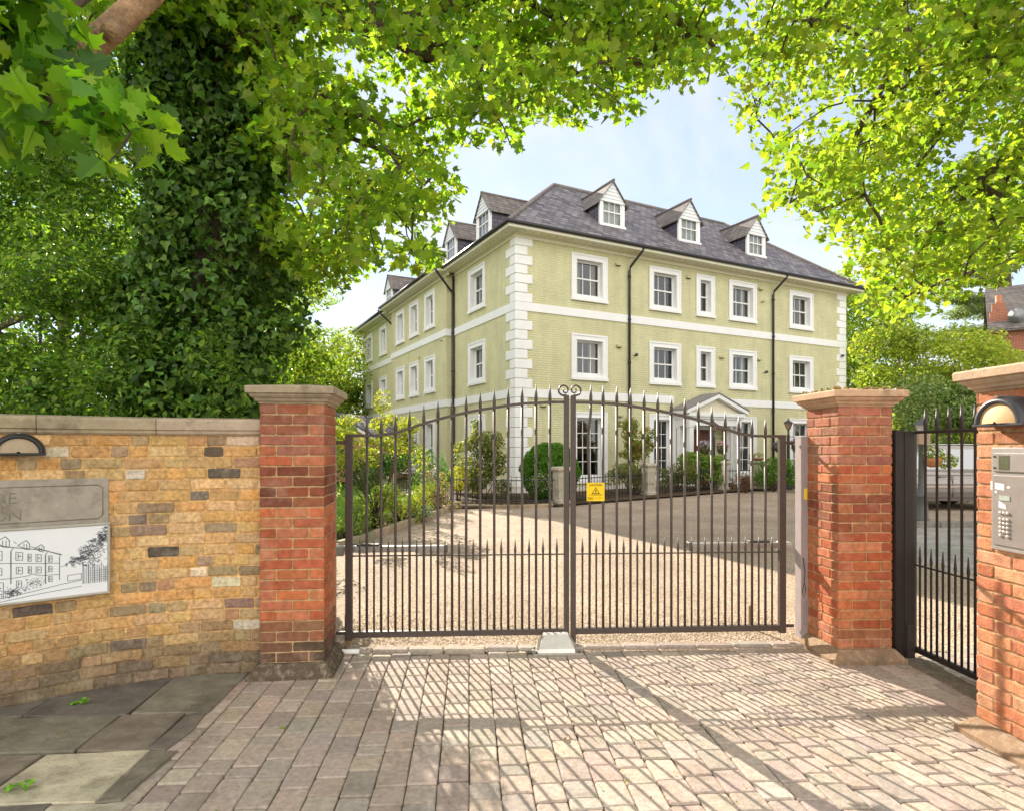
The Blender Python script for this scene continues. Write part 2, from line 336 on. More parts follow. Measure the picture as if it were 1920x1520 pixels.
def ell(c, r, n, shell=0.5):
    d = RNG.normal(size=(n, 3)); d /= np.linalg.norm(d, axis=1, keepdims=True)
    q = RNG.random((n, 1)) ** (1 / 3); q = shell + (1 - shell) * q if shell else q
    return np.array(c) + d * q * np.array(r), d
def leafy(blobs, n_each, shell=0.5, upb=0.6, rnd=0.6):
    """points and normals for a list of ellipsoid blobs ((cx,cy,cz),(rx,ry,rz))"""
    Ps, Ns = [], []
    tot = sum(b[1][0] * b[1][2] + b[1][1] * b[1][0] for b in blobs)
    for c, r in blobs:
        n = max(6, int(n_each * len(blobs) * (r[0] * r[2] + r[1] * r[0]) / tot))
        p, d = ell(c, r, n, shell); Ps.append(p)
        Ns.append(d + np.array([0, 0, upb]) + RNG.normal(0, rnd, (n, 3)))
    return np.concatenate(Ps), np.concatenate(Ns)
def bush(name, label, cat, base, blobs, n, size, pal, group=None, tmpl='oval', stems=5, shell=0.35, mat_='leaf', flowers=None, fold=.35, upb=.6):
    t = thing(name, label, cat, base, 0, group)
    P, Nn = leafy(blobs, max(1, n // len(blobs)), shell, upb)
    P[:, 2] = np.maximum(P[:, 2], 0.02)
    leafcloud('foliage', P, tmpl, size * RNG.uniform(.7, 1.3, len(P)), Nn, pick(pal, len(P)), mat_, t, fold)
    mb = MB()
    for k in range(stems):
        c, r = blobs[k % len(blobs)]
        tip = (c[0] + random.uniform(-.6, .6) * r[0], c[1] + random.uniform(-.6, .6) * r[1], c[2] + random.uniform(0, .6) * r[2])
        b0 = (random.uniform(-.06, .06), random.uniform(-.06, .06), -.05)
        mid = tuple((a + b_) / 2 + random.uniform(-.05, .05) for a, b_ in zip(b0, tip))
        mb.tube([b0, mid, tip], [.018, .012, .004], 5, jit((.12, .08, .05), .2))
    mb.build('stem', 'bark', t)
    if flowers:
        fc, fn_, fs = flowers
        P, Nn = leafy(blobs, max(1, fn_ // len(blobs)), 0.95, .5, .3)
        leafcloud('blossom', P * 1.0, 'oval', fs * RNG.uniform(.7, 1.3, len(P)), Nn, pick(fc, len(P), .12), 'petal', t, .2)
    return t

# ================================================================== SETTING
def gz(y):                                   # the drive climbs gently to the house
    return max(0.0, min(y, 26) - 5.2) * 0.012
def sheet(name, xs, ys, dz, mat_, col, zfn=gz):
    mb = MB()
    for i in range(len(xs) - 1):
        for j in range(len(ys) - 1):
            a, b = xs[i], xs[i + 1]; c, d = ys[j], ys[j + 1]
            mb.quad((a, c, zfn(c) + dz), (b, c, zfn(c) + dz), (b, d, zfn(d) + dz), (a, d, zfn(d) + dz), col)
    o = mb.build(name, mat_); tag(o, kind='structure'); return o
GY = [-60, -8, 0, 5.2, 10, 15, 20, 26, 40, 90, 400]
sheet('ground', [-400, -60, -20, -8, 0, 8, 20, 60, 400], GY, -0.06, 'soil', (.10, .115, .05))
sheet('gravel_drive', [-3.3, 0, 4, 9, 16, 30], [4.9, 5.2, 8, 12, 15, 18, 22, 26], 0.0, 'gravel', (.6, .5, .35))
sheet('road', [-60, 0, 60], [-14, -6, -2.2], -0.03, 'soil', (.07, .07, .07))
# lawn to the left of the drive
mb = MB(); lawn = [(-2.62, 9.2), (-2.35, 10.6), (-2.05, 12.0), (-1.72, 13.2), (-1.5, 14.4), (-2.2, 17.2), (-6, 22.8), (-16, 24), (-16, 9.0), (-6, 7.4)]
c0 = (-5, 14)
for i in range(len(lawn)):
    a, b = lawn[i], lawn[(i + 1) % len(lawn)]
    mb.add([(*c0, gz(c0[1]) + .03), (*a, gz(a[1]) + .03), (*b, gz(b[1]) + .03)], [(0, 1, 2)], (.16, .27, .035))
tag(mb.build('lawn', 'soil'), kind='structure')
# grass blades (uncountable)
P = []
while len(P) < 9000:
    x, y = random.uniform(-6.5, -1.9), random.uniform(9.0, 18)
    if x < -2.55 + (y - 9.4) * 0.21 - .25: P.append((x, y, gz(y) + .045))
P = np.array(P); Nn = RNG.normal(0, 1, (len(P), 3)); Nn[:, 2] *= .25
g = leafcloud('grass', P, 'slim', .085 * RNG.uniform(.6, 1.2, len(P)), Nn, pick([(.19, .34, .04), (.24, .38, .05), (.30, .40, .07)], len(P)), 'leaf', None); tag(g, kind='stuff')
# car park paving at the right, with a kerb
mb = MB()
for i in range(24):
    for j in range(22):
        x0, y0 = 5.6 + i * .42, 5.6 + j * .28
        off = .21 * (j % 2); z0 = gz(y0) + .012
        mb.box((x0 + off + .006, y0 + .006, z0 - .03), (x0 + off + .414, y0 + .274, z0), jit((.40, .37, .33), .13), bev=.004)
tag(mb.build('car_park_paving', 'paver'), kind='structure')
mb = MB()
for i in range(16):
    mb.box((5.6 + i * .9, 11.85, gz(11.8) - .05), (5.6 + i * .9 + .89, 12.0, gz(11.8) + .11), jit((.22, .21, .19), .1), bev=.012)
tag(mb.build('car_park_kerb', 'stone'), kind='structure')
# kerb of the flower bed and in front of the house garden
def kerb(name, pts, h=.13, w=.11, col=(.36, .28, .19)):
    mb = MB()
    for a, b in zip(pts[:-1], pts[1:]):
        L = math.dist(a, b); n = max(1, round(L / .6)); ux, uy = (b[0] - a[0]) / L, (b[1] - a[1]) / L
        for k in range(n):
            s0, s1 = k * L / n + .004, (k + 1) * L / n - .004
            z = gz(a[1] + uy * s0); hh = h + random.uniform(-.012, .012)
            mb.box((s0, 0, -.06), (s1, w, hh), jit(col, .18), bev=.014, fn=lambda x, y, q, a=a, ux=ux, uy=uy, z=z: (a[0] + ux * x - uy * y, a[1] + uy * x + ux * y, z + q))
    return tag(mb.build(name, 'stone'), kind='structure')
kerb('bed_kerb', [(-2.9, 8.2), (-2.62, 9.4), (-2.35, 10.6), (-2.05, 12.0), (-1.72, 13.2), (-1.48, 14.5), (-1.35, 15.0)])
kerb('garden_kerb', [(-1.3, 15.35), (-.7, 15.2), (.2, 15.1), (1.05, 15.45)], .09, .1)
mb = MB()
for a, b, c2, d in [((-2.9, 8.2), (-2.4, 8.2), (-1.35, 15.0), (-3.3, 15.2)), ((-1.35, 15.0), (1.1, 15.4), (1.2, 19), (-3.0, 19)), ((1.1, 15.4), (7, 19.6), (7, 23), (1.2, 19)), ((7, 19.6), (15, 24.5), (15, 27), (7, 23))]:
    if b == (-2.4, 8.2): a, b, c2, d = (-3.4, 8.2), (-2.95, 8.2), (-1.42, 15.0), (-2.6, 15.4)
    mb.quad((*a, gz(a[1]) + .05), (*b, gz(b[1]) + .05), (*c2, gz(c2[1]) + .05), (*d, gz(d[1]) + .05), (.10, .07, .045))
tag(mb.build('flower_bed', 'soil'), kind='structure')

# --- forecourt of tumbled setts, laid in files that run towards the gate
YAW = R(4.0); cyw, syw = math.cos(YAW), math.sin(YAW)
def yawed(x, y, z): return (x * cyw - y * syw, x * syw + y * cyw, z)
def sett(mb, x0, x1, y0, y1, zt, col, fn):
    b = .0055; g = .0022; e = lambda: random.uniform(-.0035, .0035)
    x0 += g + e() * .6; x1 -= g + e() * .6; y0 += g + e(); y1 -= g + e(); c = .013; zt += random.uniform(-.004, .004); tx, ty = random.uniform(-.010, .010), random.uniform(-.010, .010)
    o = [(x0 + c, y0), (x1 - c, y0), (x1 - c * .3, y0 + c * .3), (x1, y0 + c), (x1, y1 - c), (x1 - c * .3, y1 - c * .3), (x1 - c, y1), (x0 + c, y1), (x0 + c * .3, y1 - c * .3), (x0, y1 - c), (x0, y0 + c), (x0 + c * .3, y0 + c * .3)]
    o = [(px + e() * .5, py + e() * .5) for px, py in o]
    mx, my = (x0 + x1) / 2, (y0 + y1) / 2
    z = lambda px, py: zt + (px - mx) * tx + (py - my) * ty
    rs = [[fn(px, py, z(px, py) - .05) for px, py in o], [fn(px, py, z(px, py) - .008) for px, py in o],
          [fn(mx + (px - mx) * (1 - b * .5 / max(.03, abs(px - mx))), my + (py - my) * (1 - b * .5 / max(.03, abs(py - my))), z(px, py) - .003) for px, py in o],
          [fn(mx + (px - mx) * (1 - b * 1.6 / max(.03, abs(px - mx))), my + (py - my) * (1 - b * 1.6 / max(.03, abs(py - my))), z(px, py)) for px, py in o]]
    k = len(o); vs = [p for r in rs for p in r]; fs = []
    for i in range(3):
        for j in range(k): a, b2 = i * k + j, i * k + (j + 1) % k; fs.append((a, b2, b2 + k, a + k))
    fs.append(tuple(range(3 * k, 4 * k))); mb.add(vs, fs, col)
mb = MB(); pal = [(.425, .348, .288), (.40, .33, .278), (.45, .368, .302), (.38, .315, .268), (.415, .335, .278), (.37, .31, .268), (.465, .385, .32)]
fw = .152
for i in range(-15, 27):
    y = 0.6 + random.uniform(-.1, .05)
    while y < 5.1:
        L = random.choice([.10, .155, .155, .205, .205, .235]); x0 = i * fw
        wx, wy, _ = yawed(x0 + fw / 2, y + L / 2, 0)
        ymax = 4.86
        if wx > -1.99 - .1 * max(0, 2.9 - wy) and wy < 4.845 + (wx + 1.4) * .045:
            sett(mb, x0, x0 + fw, y, min(y + L, y + L), 0.0, jit(random.choice(pal), .10), yawed)
        y += L
tag(mb.build('forecourt_paving', 'paver'), kind='structure')
mb = MB(); mb.quad((-5, -2.2, -.022), (8, -2.2, -.022), (8, 5.0, -.022), (-5, 5.0, -.022), (.21, .165, .115)); tag(mb.build('joint_bed', 'soil'), kind='structure')
# edging stones under the gate
mb = MB()
x = -1.40
while x < 2.45:
    L = random.uniform(.26, .34); yl = 4.855 + (x + 1.4) * .045
    mb.box((x + .004, yl, -.05), (x + L - .004, yl + .10, .022 + random.uniform(-.004, .004)), jit((.34, .29, .25), .12), bev=.012); x += L
tag(mb.build('gate_threshold', 'paver'), kind='structure')
# loose chippings just inside the threshold
P = []; mb = MB()
for k in range(7000):
    x, y = random.uniform(-1.5, 2.5), 4.98 + abs(random.gauss(0, .55)) + (0.045 * 2)
    if y > 7: continue
    r = random.uniform(.004, .0085); c = jit(random.choice([(.58, .46, .30), (.48, .36, .22), (.66, .56, .42), (.36, .29, .21), (.60, .47, .33)]), .2)
    h = r * random.uniform(.6, 1); a = random.uniform(0, 6)
    vs = [(x + r * math.cos(a + q), y + r * math.sin(a + q) * .8, gz(y) + h * .5) for q in (0, 1.6, 3.0, 4.6)] + [(x, y, gz(y) + h * 1.3)]
    mb.add(vs, [(0, 1, 4), (1, 2, 4), (2, 3, 4), (3, 0, 4)], c)
tag(mb.build('loose_gravel', 'plain'), kind='stuff')
# york stone flags at the left
mb = MB(); rows = [(4.75, 3.74), (3.74, 3.28), (3.28, 2.80), (2.80, 2.3), (2.3, 1.7), (1.7, 1.0)]
cuts = [[-1.80, -2.33, -2.95, -3.6, -4.3, -5], [-1.80, -1.98, -2.36, -3.05, -3.7, -4.4, -5], [-1.78, -1.96, -2.50, -3.1, -3.8, -4.4, -5], [-1.77, -2.15, -2.75, -3.4, -4.1, -5], [-1.82, -2.4, -3.0, -3.7, -5], [-1.88, -2.5, -3.2, -4, -5]]
for ri, (y1, y0) in enumerate(rows):
    for k in range(len(cuts[ri]) - 1):
        xr, xl = cuts[ri][k] - .006, cuts[ri][k + 1] + .006
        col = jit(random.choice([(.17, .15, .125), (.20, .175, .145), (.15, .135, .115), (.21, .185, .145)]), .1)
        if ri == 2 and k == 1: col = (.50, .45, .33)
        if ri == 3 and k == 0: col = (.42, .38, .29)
        zt = random.uniform(.006, .011); e = lambda: random.uniform(-.016, .016)
        o = [(xl + e(), y0 + .006 + e()), ((xl + xr) / 2, y0 + .006 + e()), (xr, y0 + .006 + e()), (xr, (y0 + y1) / 2), (xr, y1 - .006 + e()), ((xl + xr) / 2, y1 - .006 + e()), (xl + e(), y1 - .006 + e()), (xl + e() * .5, (y0 + y1) / 2)]
        sk = lambda px, py: (px + (py - 3.2) * -.07 + .03, py + (px + 2) * .06)
        o = [sk(*p) if i not in (2, 3, 4) or k else (p[0] + (p[1] - 3.2) * -.04 + random.uniform(-.05, .02), p[1]) for i, p in enumerate(o)]
        mx = sum(p[0] for p in o) / 8; my = sum(p[1] for p in o) / 8
        mb.rings([[(px, py, zt - .05) for px, py in o], [(px, py, zt - .006) for px, py in o], [(mx + (px - mx) * .985, my + (py - my) * .985, zt + .002) for px, py in o]], col, caps=True)
tag(mb.build('flagstone_path', 'flag'), kind='structure')

# ================================================================== BRICKWORK
def course_bricks(mb, fn, L, z0, nc, ch, colfn, stretcher=.215, header=.103, gap=.010, proud=.007, jitter=.002, phase=0, bond='flemish', chip=.006):
    for c in range(nc):
        z = z0 + c * ch; u = 0.0; k = c + phase
        if bond == 'flemish': seq = [header, stretcher] if k % 2 else [stretcher, header]; 
        elif bond == 'english': seq = [stretcher] if k % 2 else [header]
        if bond == 'english':
            u = 0.0 if k % 2 else 0.0
            seq = [stretcher, stretcher] if k % 2 else [header, stretcher, header]
        i = 0
        if bond == 'random': u = -random.uniform(0, .2)
        while u < L - .012:
            b = random.choice([stretcher, header, stretcher, header * 1.15]) * random.uniform(.88, 1.1) if bond == 'random' else seq[i % len(seq)]
            i += 1
            a0, a1 = max(u, 0), min(u + b + gap, L)
            if L - a1 < .03: a1 = L
            u = a1 if a1 == L else u + b + gap
            if a1 - a0 < .025: continue
            e = lambda s=1: random.uniform(-jitter, jitter) * s
            lo = a0 + (gap / 2 if a0 > 0 else 0); hi = a1 - (gap / 2 if a1 < L else 0)
            q0, q1 = z + gap / 2, z + ch - gap / 2
            h = chip * random.uniform(.6, 1.5)
            o = [(lo + h, q0), ((lo + hi) / 2, q0), (hi - h, q0), (hi, q0 + h), (hi, q1 - h), (hi - h, q1), ((lo + hi) / 2, q1), (lo + h, q1), (lo, q1 - h), (lo, q0 + h)]
            o = [(x + e(), y + e()) for x, y in o]
            mx, my = (lo + hi) / 2, (q0 + q1) / 2; pr = proud + e(.6); inn = .0045
            t1 = e(.8)
            fr = [fn(mx + (x - mx) * (1 - inn / max(.01, abs(hi - lo) / 2)), my + (y - my) * (1 - inn / .03), pr + t1 * (x - mx) / .1) for x, y in o]
            mid = [fn(x, y, pr - .003) for x, y in o]
            bk = [fn(x, y, -.004) for x, y in o]
            n = len(o); fs = [(j, (j + 1) % n, n + (j + 1) % n, n + j) for j in range(n)] + [(n + j, n + (j + 1) % n, 2 * n + (j + 1) % n, 2 * n + j) for j in range(n)] + [tuple(range(2 * n, 3 * n))]
            mb.add(bk + mid + fr, fs, colfn(u, z, c))
def mortar_strip(mb, fn, us, z0, z1, col, nz=6):
    for a, b in zip(us[:-1], us[1:]):
        for k in range(nz):
            p, q = z0 + (z1 - z0) * k / nz, z0 + (z1 - z0) * (k + 1) / nz
            mb.quad(fn(a, p, 0), fn(b, p, 0), fn(b, q, 0), fn(a, q, 0), jit(mixc(col, (.12, .095, .07), max(0, min(.9, (.42 - p) * 2.6 + random.uniform(-.15, .15)))), .08))

# --- curved wall of old yellow stocks
WP = [(-1.80, 4.42), (-2.22, 4.36), (-2.65, 4.19), (-2.95, 3.99), (-3.25, 3.76), (-3.65, 3.42), (-4.15, 2.95), (-4.7, 2.35), (-5.2, 1.6)]
def catmull(pts, n=10):
    out = []
    for i in range(len(pts) - 1):
        p0 = pts[max(i - 1, 0)]; p1 = pts[i]; p2 = pts[i + 1]; p3 = pts[min(i + 2, len(pts) - 1)]
        for k in range(n):
            t = k / n; out.append(tuple(.5 * ((2 * b) + (-a + c) * t + (2 * a - 5 * b + 4 * c - d) * t * t + (-a + 3 * b - 3 * c + d) * t ** 3) for a, b, c, d in zip(p0, p1, p2, p3)))
    out.append(tuple(pts[-1])); return out
wp = catmull(WP); wl_ = [0]
for a, b in zip(wp[:-1], wp[1:]): wl_.append(wl_[-1] + math.dist(a, b))
def wall_at(u, d=0.0):
    u = max(0, min(u, wl_[-1] - 1e-6)); i = int(np.searchsorted(wl_, u, side='right')) - 1; i = max(0, min(i, len(wp) - 2))
    t = (u - wl_[i]) / (wl_[i + 1] - wl_[i]); a, b = wp[i], wp[i + 1]
    # smooth tangent
    a0 = wp[max(i - 1, 0)]; b1 = wp[min(i + 2, len(wp) - 1)]
    tx, ty = (b[0] - a0[0]) * (1 - t) + (b1[0] - a[0]) * t, (b[1] - a0[1]) * (1 - t) + (b1[1] - a[1]) * t
    L = math.hypot(tx, ty); tx /= L; ty /= L
    x, y = a[0] + (b[0] - a[0]) * t, a[1] + (b[1] - a[1]) * t
    return x - ty * d, y + tx * d, (tx, ty)          # outward = camera side
# direction of travel is leftwards, so the outward normal is (-ty... ) -> check sign
_x, _y, (_tx, _ty) = wall_at(.5); WS = 1.0 if (-_ty * (0 - _x) + _tx * (0 - _y)) > 0 else -1.0
def wfn(u, z, d):
    x, y, _ = wall_at(u, d * WS); return (x, y, z)
ypal = [((.66, .375, .135), 5), ((.58, .33, .12), 5), ((.70, .455, .215), 5), ((.53, .295, .13), 4), ((.48, .325, .165), 3), ((.64, .325, .10), 5), ((.26, .20, .125), 2), ((.085, .072, .068), 1.1), ((.22, .145, .135), 1.2), ((.74, .64, .47), 1.5), ((.46, .215, .13), 1.5), ((.33, .24, .15), 2)]
yp, yw_ = [p for p, w in ypal], [w for p, w in ypal]
def ycol(u, z, c):
    col = random.choices(yp, yw_)[0]; col = mixc(col, (.53, .35, .17), random.uniform(.12, .5))
    if random.random() < .045: col = random.choice([(.09, .078, .07), (.14, .11, .09), (.20, .16, .12), (.68, .60, .46)])
    if c < 6: col = mixc(col, (.155, .12, .085), min(.95, max(0, 1.05 - c * .18 + random.uniform(-.2, .2))))
    return jit(col, .14)
wall = thing('garden_wall', 'curved wall of old yellow stock bricks with a stone coping, left of the gate', 'wall', (0, 0, 0))
mb = MB(); Lw = 4.6
course_bricks(mb, wfn, Lw, 0.01, 22, .0775, ycol, bond='random', jitter=.0035, proud=.008, gap=.011, chip=.006, stretcher=.212)
mortar_strip(mb, wfn, list(np.linspace(0, Lw, 40)), -.05, 1.72, (.64, .40, .17), 30)
for a, b in zip(np.linspace(0, Lw, 40)[:-1], np.linspace(0, Lw, 40)[1:]): mb.quad(wfn(b, -.05, -.22), wfn(a, -.05, -.22), wfn(a, 1.72, -.22), wfn(b, 1.72, -.22), (.4, .25, .12))
mb.build('brickwork', 'brick', wall)
mb = MB(); u = 0.0
while u < Lw:
    L = random.uniform(.55, .75); u1 = min(u + L, Lw); prof = [(-.26, 1.715), (.016, 1.715), (.03, 1.728), (.03, 1.745), (.042, 1.752), (.042, 1.812), (.032, 1.828), (-.1, 1.842), (-.26, 1.82)]
    us = np.linspace(u + .002, u1 - .002, 6); mb.rings([[wfn(q, z, d) for d, z in prof] for q in us], jit((.40, .32, .225), .12)); u = u1
mb.build('coping', 'stone', wall)

# --- gate piers
rpal = [(.44, .125, .055), (.48, .15, .062), (.39, .105, .05), (.46, .165, .085), (.42, .115, .06), (.50, .185, .09)]
def pier(name, label, x, y, yaw, w, d, stain, nc=25, z0=.10, moss=0, capcol=(.44, .33, .22), pal=rpal, plc=(.27, .175, .11)):
    """front-left corner at x, y; local x along the front, local y away from the camera"""
    t = thing(name, label, 'gate pier', (x, y, 0), yaw)
    ch = .0735; top = z0 + nc * ch
    def cf(u, z, c):
        col = random.choice(pal); s, sc = stain(c, nc); return jit(mixc(col, sc, max(0, min(1, s + random.uniform(-.25, .25) * (s > .05)))), .13)
    mb = MB(); mb.box((.006, .006, 0), (w - .006, d - .006, top), (.50, .345, .18))
    course_bricks(mb, lambda u, z, q: (u, -q + .006, z), w, z0, nc, ch, cf, bond='english')
    course_bricks(mb, lambda u, z, q: (w - u, d + q - .006, z), w, z0, nc, ch, cf, bond='english')
    course_bricks(mb, lambda u, z, q: (-q + .006, d - .004 - u, z), d - .008, z0, nc, ch, cf, bond='english', phase=1)
    course_bricks(mb, lambda u, z, q: (w + q - .006, .004 + u, z), d - .008, z0, nc, ch, cf, bond='english', phase=1)
    mb.build('brick_shaft', 'red_brick', t)
    mb = MB(); cx, cy = w / 2, d / 2; lv = [(.004, 0), (.010, .012), (.024, .018), (.030, .034), (.046, .044), (.056, .056), (.056, .066), (.078, .072), (.080, .112), (.074, .122)]
    L = [(cx + o, cy + o, top + h) for o, h in lv] + [(cx * .55, cy * .55, top + .146), (cx * .1, cy * .1, top + .152)]
    mb.rectstack(cx, cy, L, capcol)
    if moss:
        for k in range(moss):
            px, py = random.uniform(-.06, w + .06), random.uniform(-.06, d + .06); r = random.uniform(.006, .02)
            mb.lathe((px, py, top + .122 + .02 * random.random()), [(r, -.012), (r * .9, .004), (r * .4, .010), (.001, .012)], 7, jit(random.choice([(.30, .17, .045), (.22, .18, .05), (.12, .10, .05)]), .2))
    mb.build('capstone', 'stone', t)
    mb = MB(); mb.rectstack(cx, cy, [(cx + .075, cy + .075, -.05), (cx + .075, cy + .075, .028), (cx + .066, cy + .066, .036), (cx + .012, cy + .012, z0 - .004), (cx - .02, cy - .02, z0 + .002)], plc)
    mb.build('plinth', 'stone', t)
    return t
def st_left(c, n):
    if c < 2: return .95, (.095, .065, .045)
    if c < 4: return .7, (.19, .10, .06)
    if n - 10 <= c <= n - 7: return .75, (.15, .05, .035)
    if c > n - 6: return .5, (.27, .115, .085)
    return 0, (0, 0, 0)
def st_right(c, n):
    if n - 13 <= c <= n - 9: return .5, (.15, .06, .04)
    if c > n - 7: return .6, (.30, .14, .10)
    if c < 2: return .3, (.30, .15, .09)
    return 0, (0, 0, 0)
pier('gate_pier', 'slim red brick gate pier where the yellow wall ends, blackened at its foot', -1.787, 4.34, R(6), .445, .45, st_left, capcol=(.37, .295, .205), plc=(.095, .068, .048))
pier('gate_pier', 'red brick gate pier with orange moss on its cap, beside the narrow side gate', 2.477, 4.65, R(3.5), .425, .45, st_right, moss=160, capcol=(.50, .33, .215))
opal = [(.50, .20, .10), (.54, .235, .12), (.46, .165, .08), (.55, .27, .15), (.48, .18, .10)]
pier('gate_pier', 'broad brick pier carrying the intercom panel and a black light, at the right edge', 2.670, 2.95, R(3.6), .56, .53, lambda c, n: (0, (0, 0, 0)), pal=opal, nc=25, capcol=(.52, .37, .25))

# ================================================================== GATES
IRON = (.066, .050, .044)
RAILF = [(648, 816.6), (707, 816.2), (735, 812.5), (762, 803.8), (790, 794.2), (816, 786.4), (844.5, 778.9), (872, 772.9), (898.5, 767.5), (925, 763.3), (952, 759), (979, 756), (1006, 754.7), (1032, 753.3), (1063, 753)]
def rail_z(f):
    xs = [(p - 648) / 415 for p, _ in RAILF]; zs = [1.63 + (838 - q) * 5.0 / 1149 for _, q in RAILF]
    return float(np.interp(f, xs, zs))
GA, GB = (-1.344, 4.95), (2.295, 5.15)
GL = math.dist(GA, GB); gyaw = math.atan2(GB[1] - GA[1], GB[0] - GA[0]); HALF = GL / 2 - .007
def gate_leaf(label, loc, mir, bend=False):
    t = thing('gate_leaf', label, 'gate', loc, gyaw, 'leaves of the double drive gate')
    X = lambda x: -x if mir else x
    zb = .095
    def bx(mb, x0, x1, y0, y1, z0, z1, col=IRON, bev=.003):
        a, b = sorted((X(x0), X(x1))); mb.box((a, y0, z0), (b, y1, z1), jit(col, .08), bev=bev)
    mb = MB(); bx(mb, 0, .055, -.022, .022, zb - .02, rail_z(0) + .004); mb.build('frame_post', 'iron', t)
    mb = MB(); bx(mb, HALF - .042, HALF, -.022, .022, zb - (.07 if mir else .005), 2.055); mb.build('frame_post', 'iron', t)
    mb = MB(); bx(mb, .055, HALF - .042, -.02, .02, zb, zb + .048); mb.build('bottom_rail', 'iron', t)
    mb = MB(); bx(mb, .055, HALF - .042, -.011, .011, .748, .758); mb.build('middle_rail', 'iron', t)
    mb = MB(); N = 40; xs = np.linspace(0, HALF - .042, N)
    mb.rings([[(X(x), yy, rail_z(x / HALF) + dz) for yy, dz in ((-.016, -.011), (.016, -.011), (.016, .011), (-.016, .011))] for x in xs], IRON)
    mb.build('top_rail', 'iron', t)
    step = (HALF - .055 - .042) / 15.0
    for k in range(29):
        x = .055 + step * (k + 1) * .5; long = k % 2 == 1
        mb = MB(); r = .0108 if long else .0082
        zt = rail_z(x / HALF) if long else .753
        if long:
            pts = [(X(x), 0, zb + .04), (X(x), 0, zt - .02)]
            if bend and k == 27: pts = [(X(x), 0, zb + .04), (X(x) + .004, 0, 1.2), (X(x) - .012, 0, 1.62), (X(x) - .010, 0, 1.72), (X(x) + .012, 0, 1.92), (X(x) + .012, 0, zt - .02)]
            ex = pts[-1][0]
            mb.tube(pts, r, 8, IRON)
            mb.tube([(ex, 0, zt - .02), (ex, 0, zt + .012), (ex, 0, zt + .02), (ex, 0, zt + .05), (ex, 0, zt + .150)], [r, r, .0135, .0135, .0012], 8, jit(IRON, .1))
        else:
            mb.tube([(X(x), 0, zb + .04), (X(x), 0, zt + .015), (X(x), 0, zt + .022), (X(x), 0, zt + .04), (X(x), 0, zt + .135)], [r, r, .0105, .0105, .001], 8, IRON)
        mb.build('bar', 'iron', t)
    # scroll on the meeting post
    mb = MB()
    pts = []
    for k in range(45):
        q = k / 44.0; th = R(-62) - q * R(500); rr = .041 * (1 - max(0, q - .45) * 1.35)
        cxs = HALF - .044 + max(0, q - .45) * .026
        pts.append((X(cxs + rr * math.cos(th)), 0, 2.096 + rr * math.sin(th) + max(0, q - .45) * .015))
    mb.tube([(X(HALF - .024), 0, 2.05)] + pts, [.010] + [.0085 - .003 * (i / 44) for i in range(45)], 8, IRON)
    mb.build('scroll', 'iron', t)
    mb = MB(); bx(mb, -.075, .0, -.009, .009, 1.655, 1.683); mb.build('hinge', 'iron', t)
    mb = MB(); bx(mb, -.075, .0, -.009, .009, .12, .145); mb.build('hinge', 'iron', t)
    return t
gate_leaf('left leaf of the dark iron double gate, hung beside the slim pier', (GA[0], GA[1], 0), False)
gate_leaf('right leaf of the dark iron double gate, the one that wears the yellow caution plate', (GB[0], GB[1], 0), True, True)
def gpost(label, x, y, w, d, h, col, sticker):
    t = thing('gate_post', label, 'post', (x, y, 0), gyaw)
    mb = MB(); mb.box((0, 0, -.05), (w, d, h), col, bev=.003); mb.box((-.003, -.003, h), (w + .003, d + .003, h + .006), mixc(col, (1, 1, 1), .35)); mb.build('post_body', 'plain', t)
    if sticker:
        mb = MB(); mb.box((.022, -.004, 1.20), (.050, -.001, 1.29), (.85, .60, .05)); mb.build('sticker', 'plain', t)
        mb = MB(); mb.box((.02, -.006, .16), (.085, -.001, .36), mixc(col, (.1, .1, .1), .25), bev=.002); mb.build('cover_plate', 'plain', t)
    return t
gpost('thin grey steel hinge post against the slim left pier', -1.452, 4.90, .035, .06, 1.70, (.30, .265, .245), False)
gpost('wide grey steel hinge post with a small yellow sticker, beside the mossy pier', 2.395, 5.075, .098, .1, 1.715, (.33, .275, .27), True)
def motor(label, x0, x1, y, z, mir):
    t = thing('gate_motor', label, 'gate motor', (x0, y, z), gyaw, None); L = x1 - x0
    mb = MB(); mb.box((.10 if not mir else 0, -.035, -.02), (L if not mir else L - .10, .035, .03), (.42, .40, .37), bev=.006)
    mb.build('ram_housing', 'steel', t)
    mb = MB(); a = (0, .09) if not mir else (L - .1, L); mb.box((a[0], -.05, -.045), (a[1], .05, .032), (.45, .42, .38), bev=.006); mb.build('bracket', 'steel', t)
    mb = MB(); e = L + .0 if not mir else -.0; q = 1 if not mir else -1
    mb.box((min(e, e - q * .03), -.04, -.03), (max(e, e - q * .03), .04, .038), (.12, .11, .10), bev=.004); mb.build('end_cap', 'plain', t)
    mb = MB(); s = .28 if not mir else L - .28; mb.box((s - .09, -.03, .03), (s + .09, .03, .047), (.06, .055, .05), bev=.004); mb.build('release_cover', 'plain', t)
motor('grey ram gate motor behind the bars of the left leaf', -1.47, -.535, 5.06, .785, False)
motor('grey ram gate motor behind the bars of the right leaf', 1.50, 2.40, 5.235, .785, True)
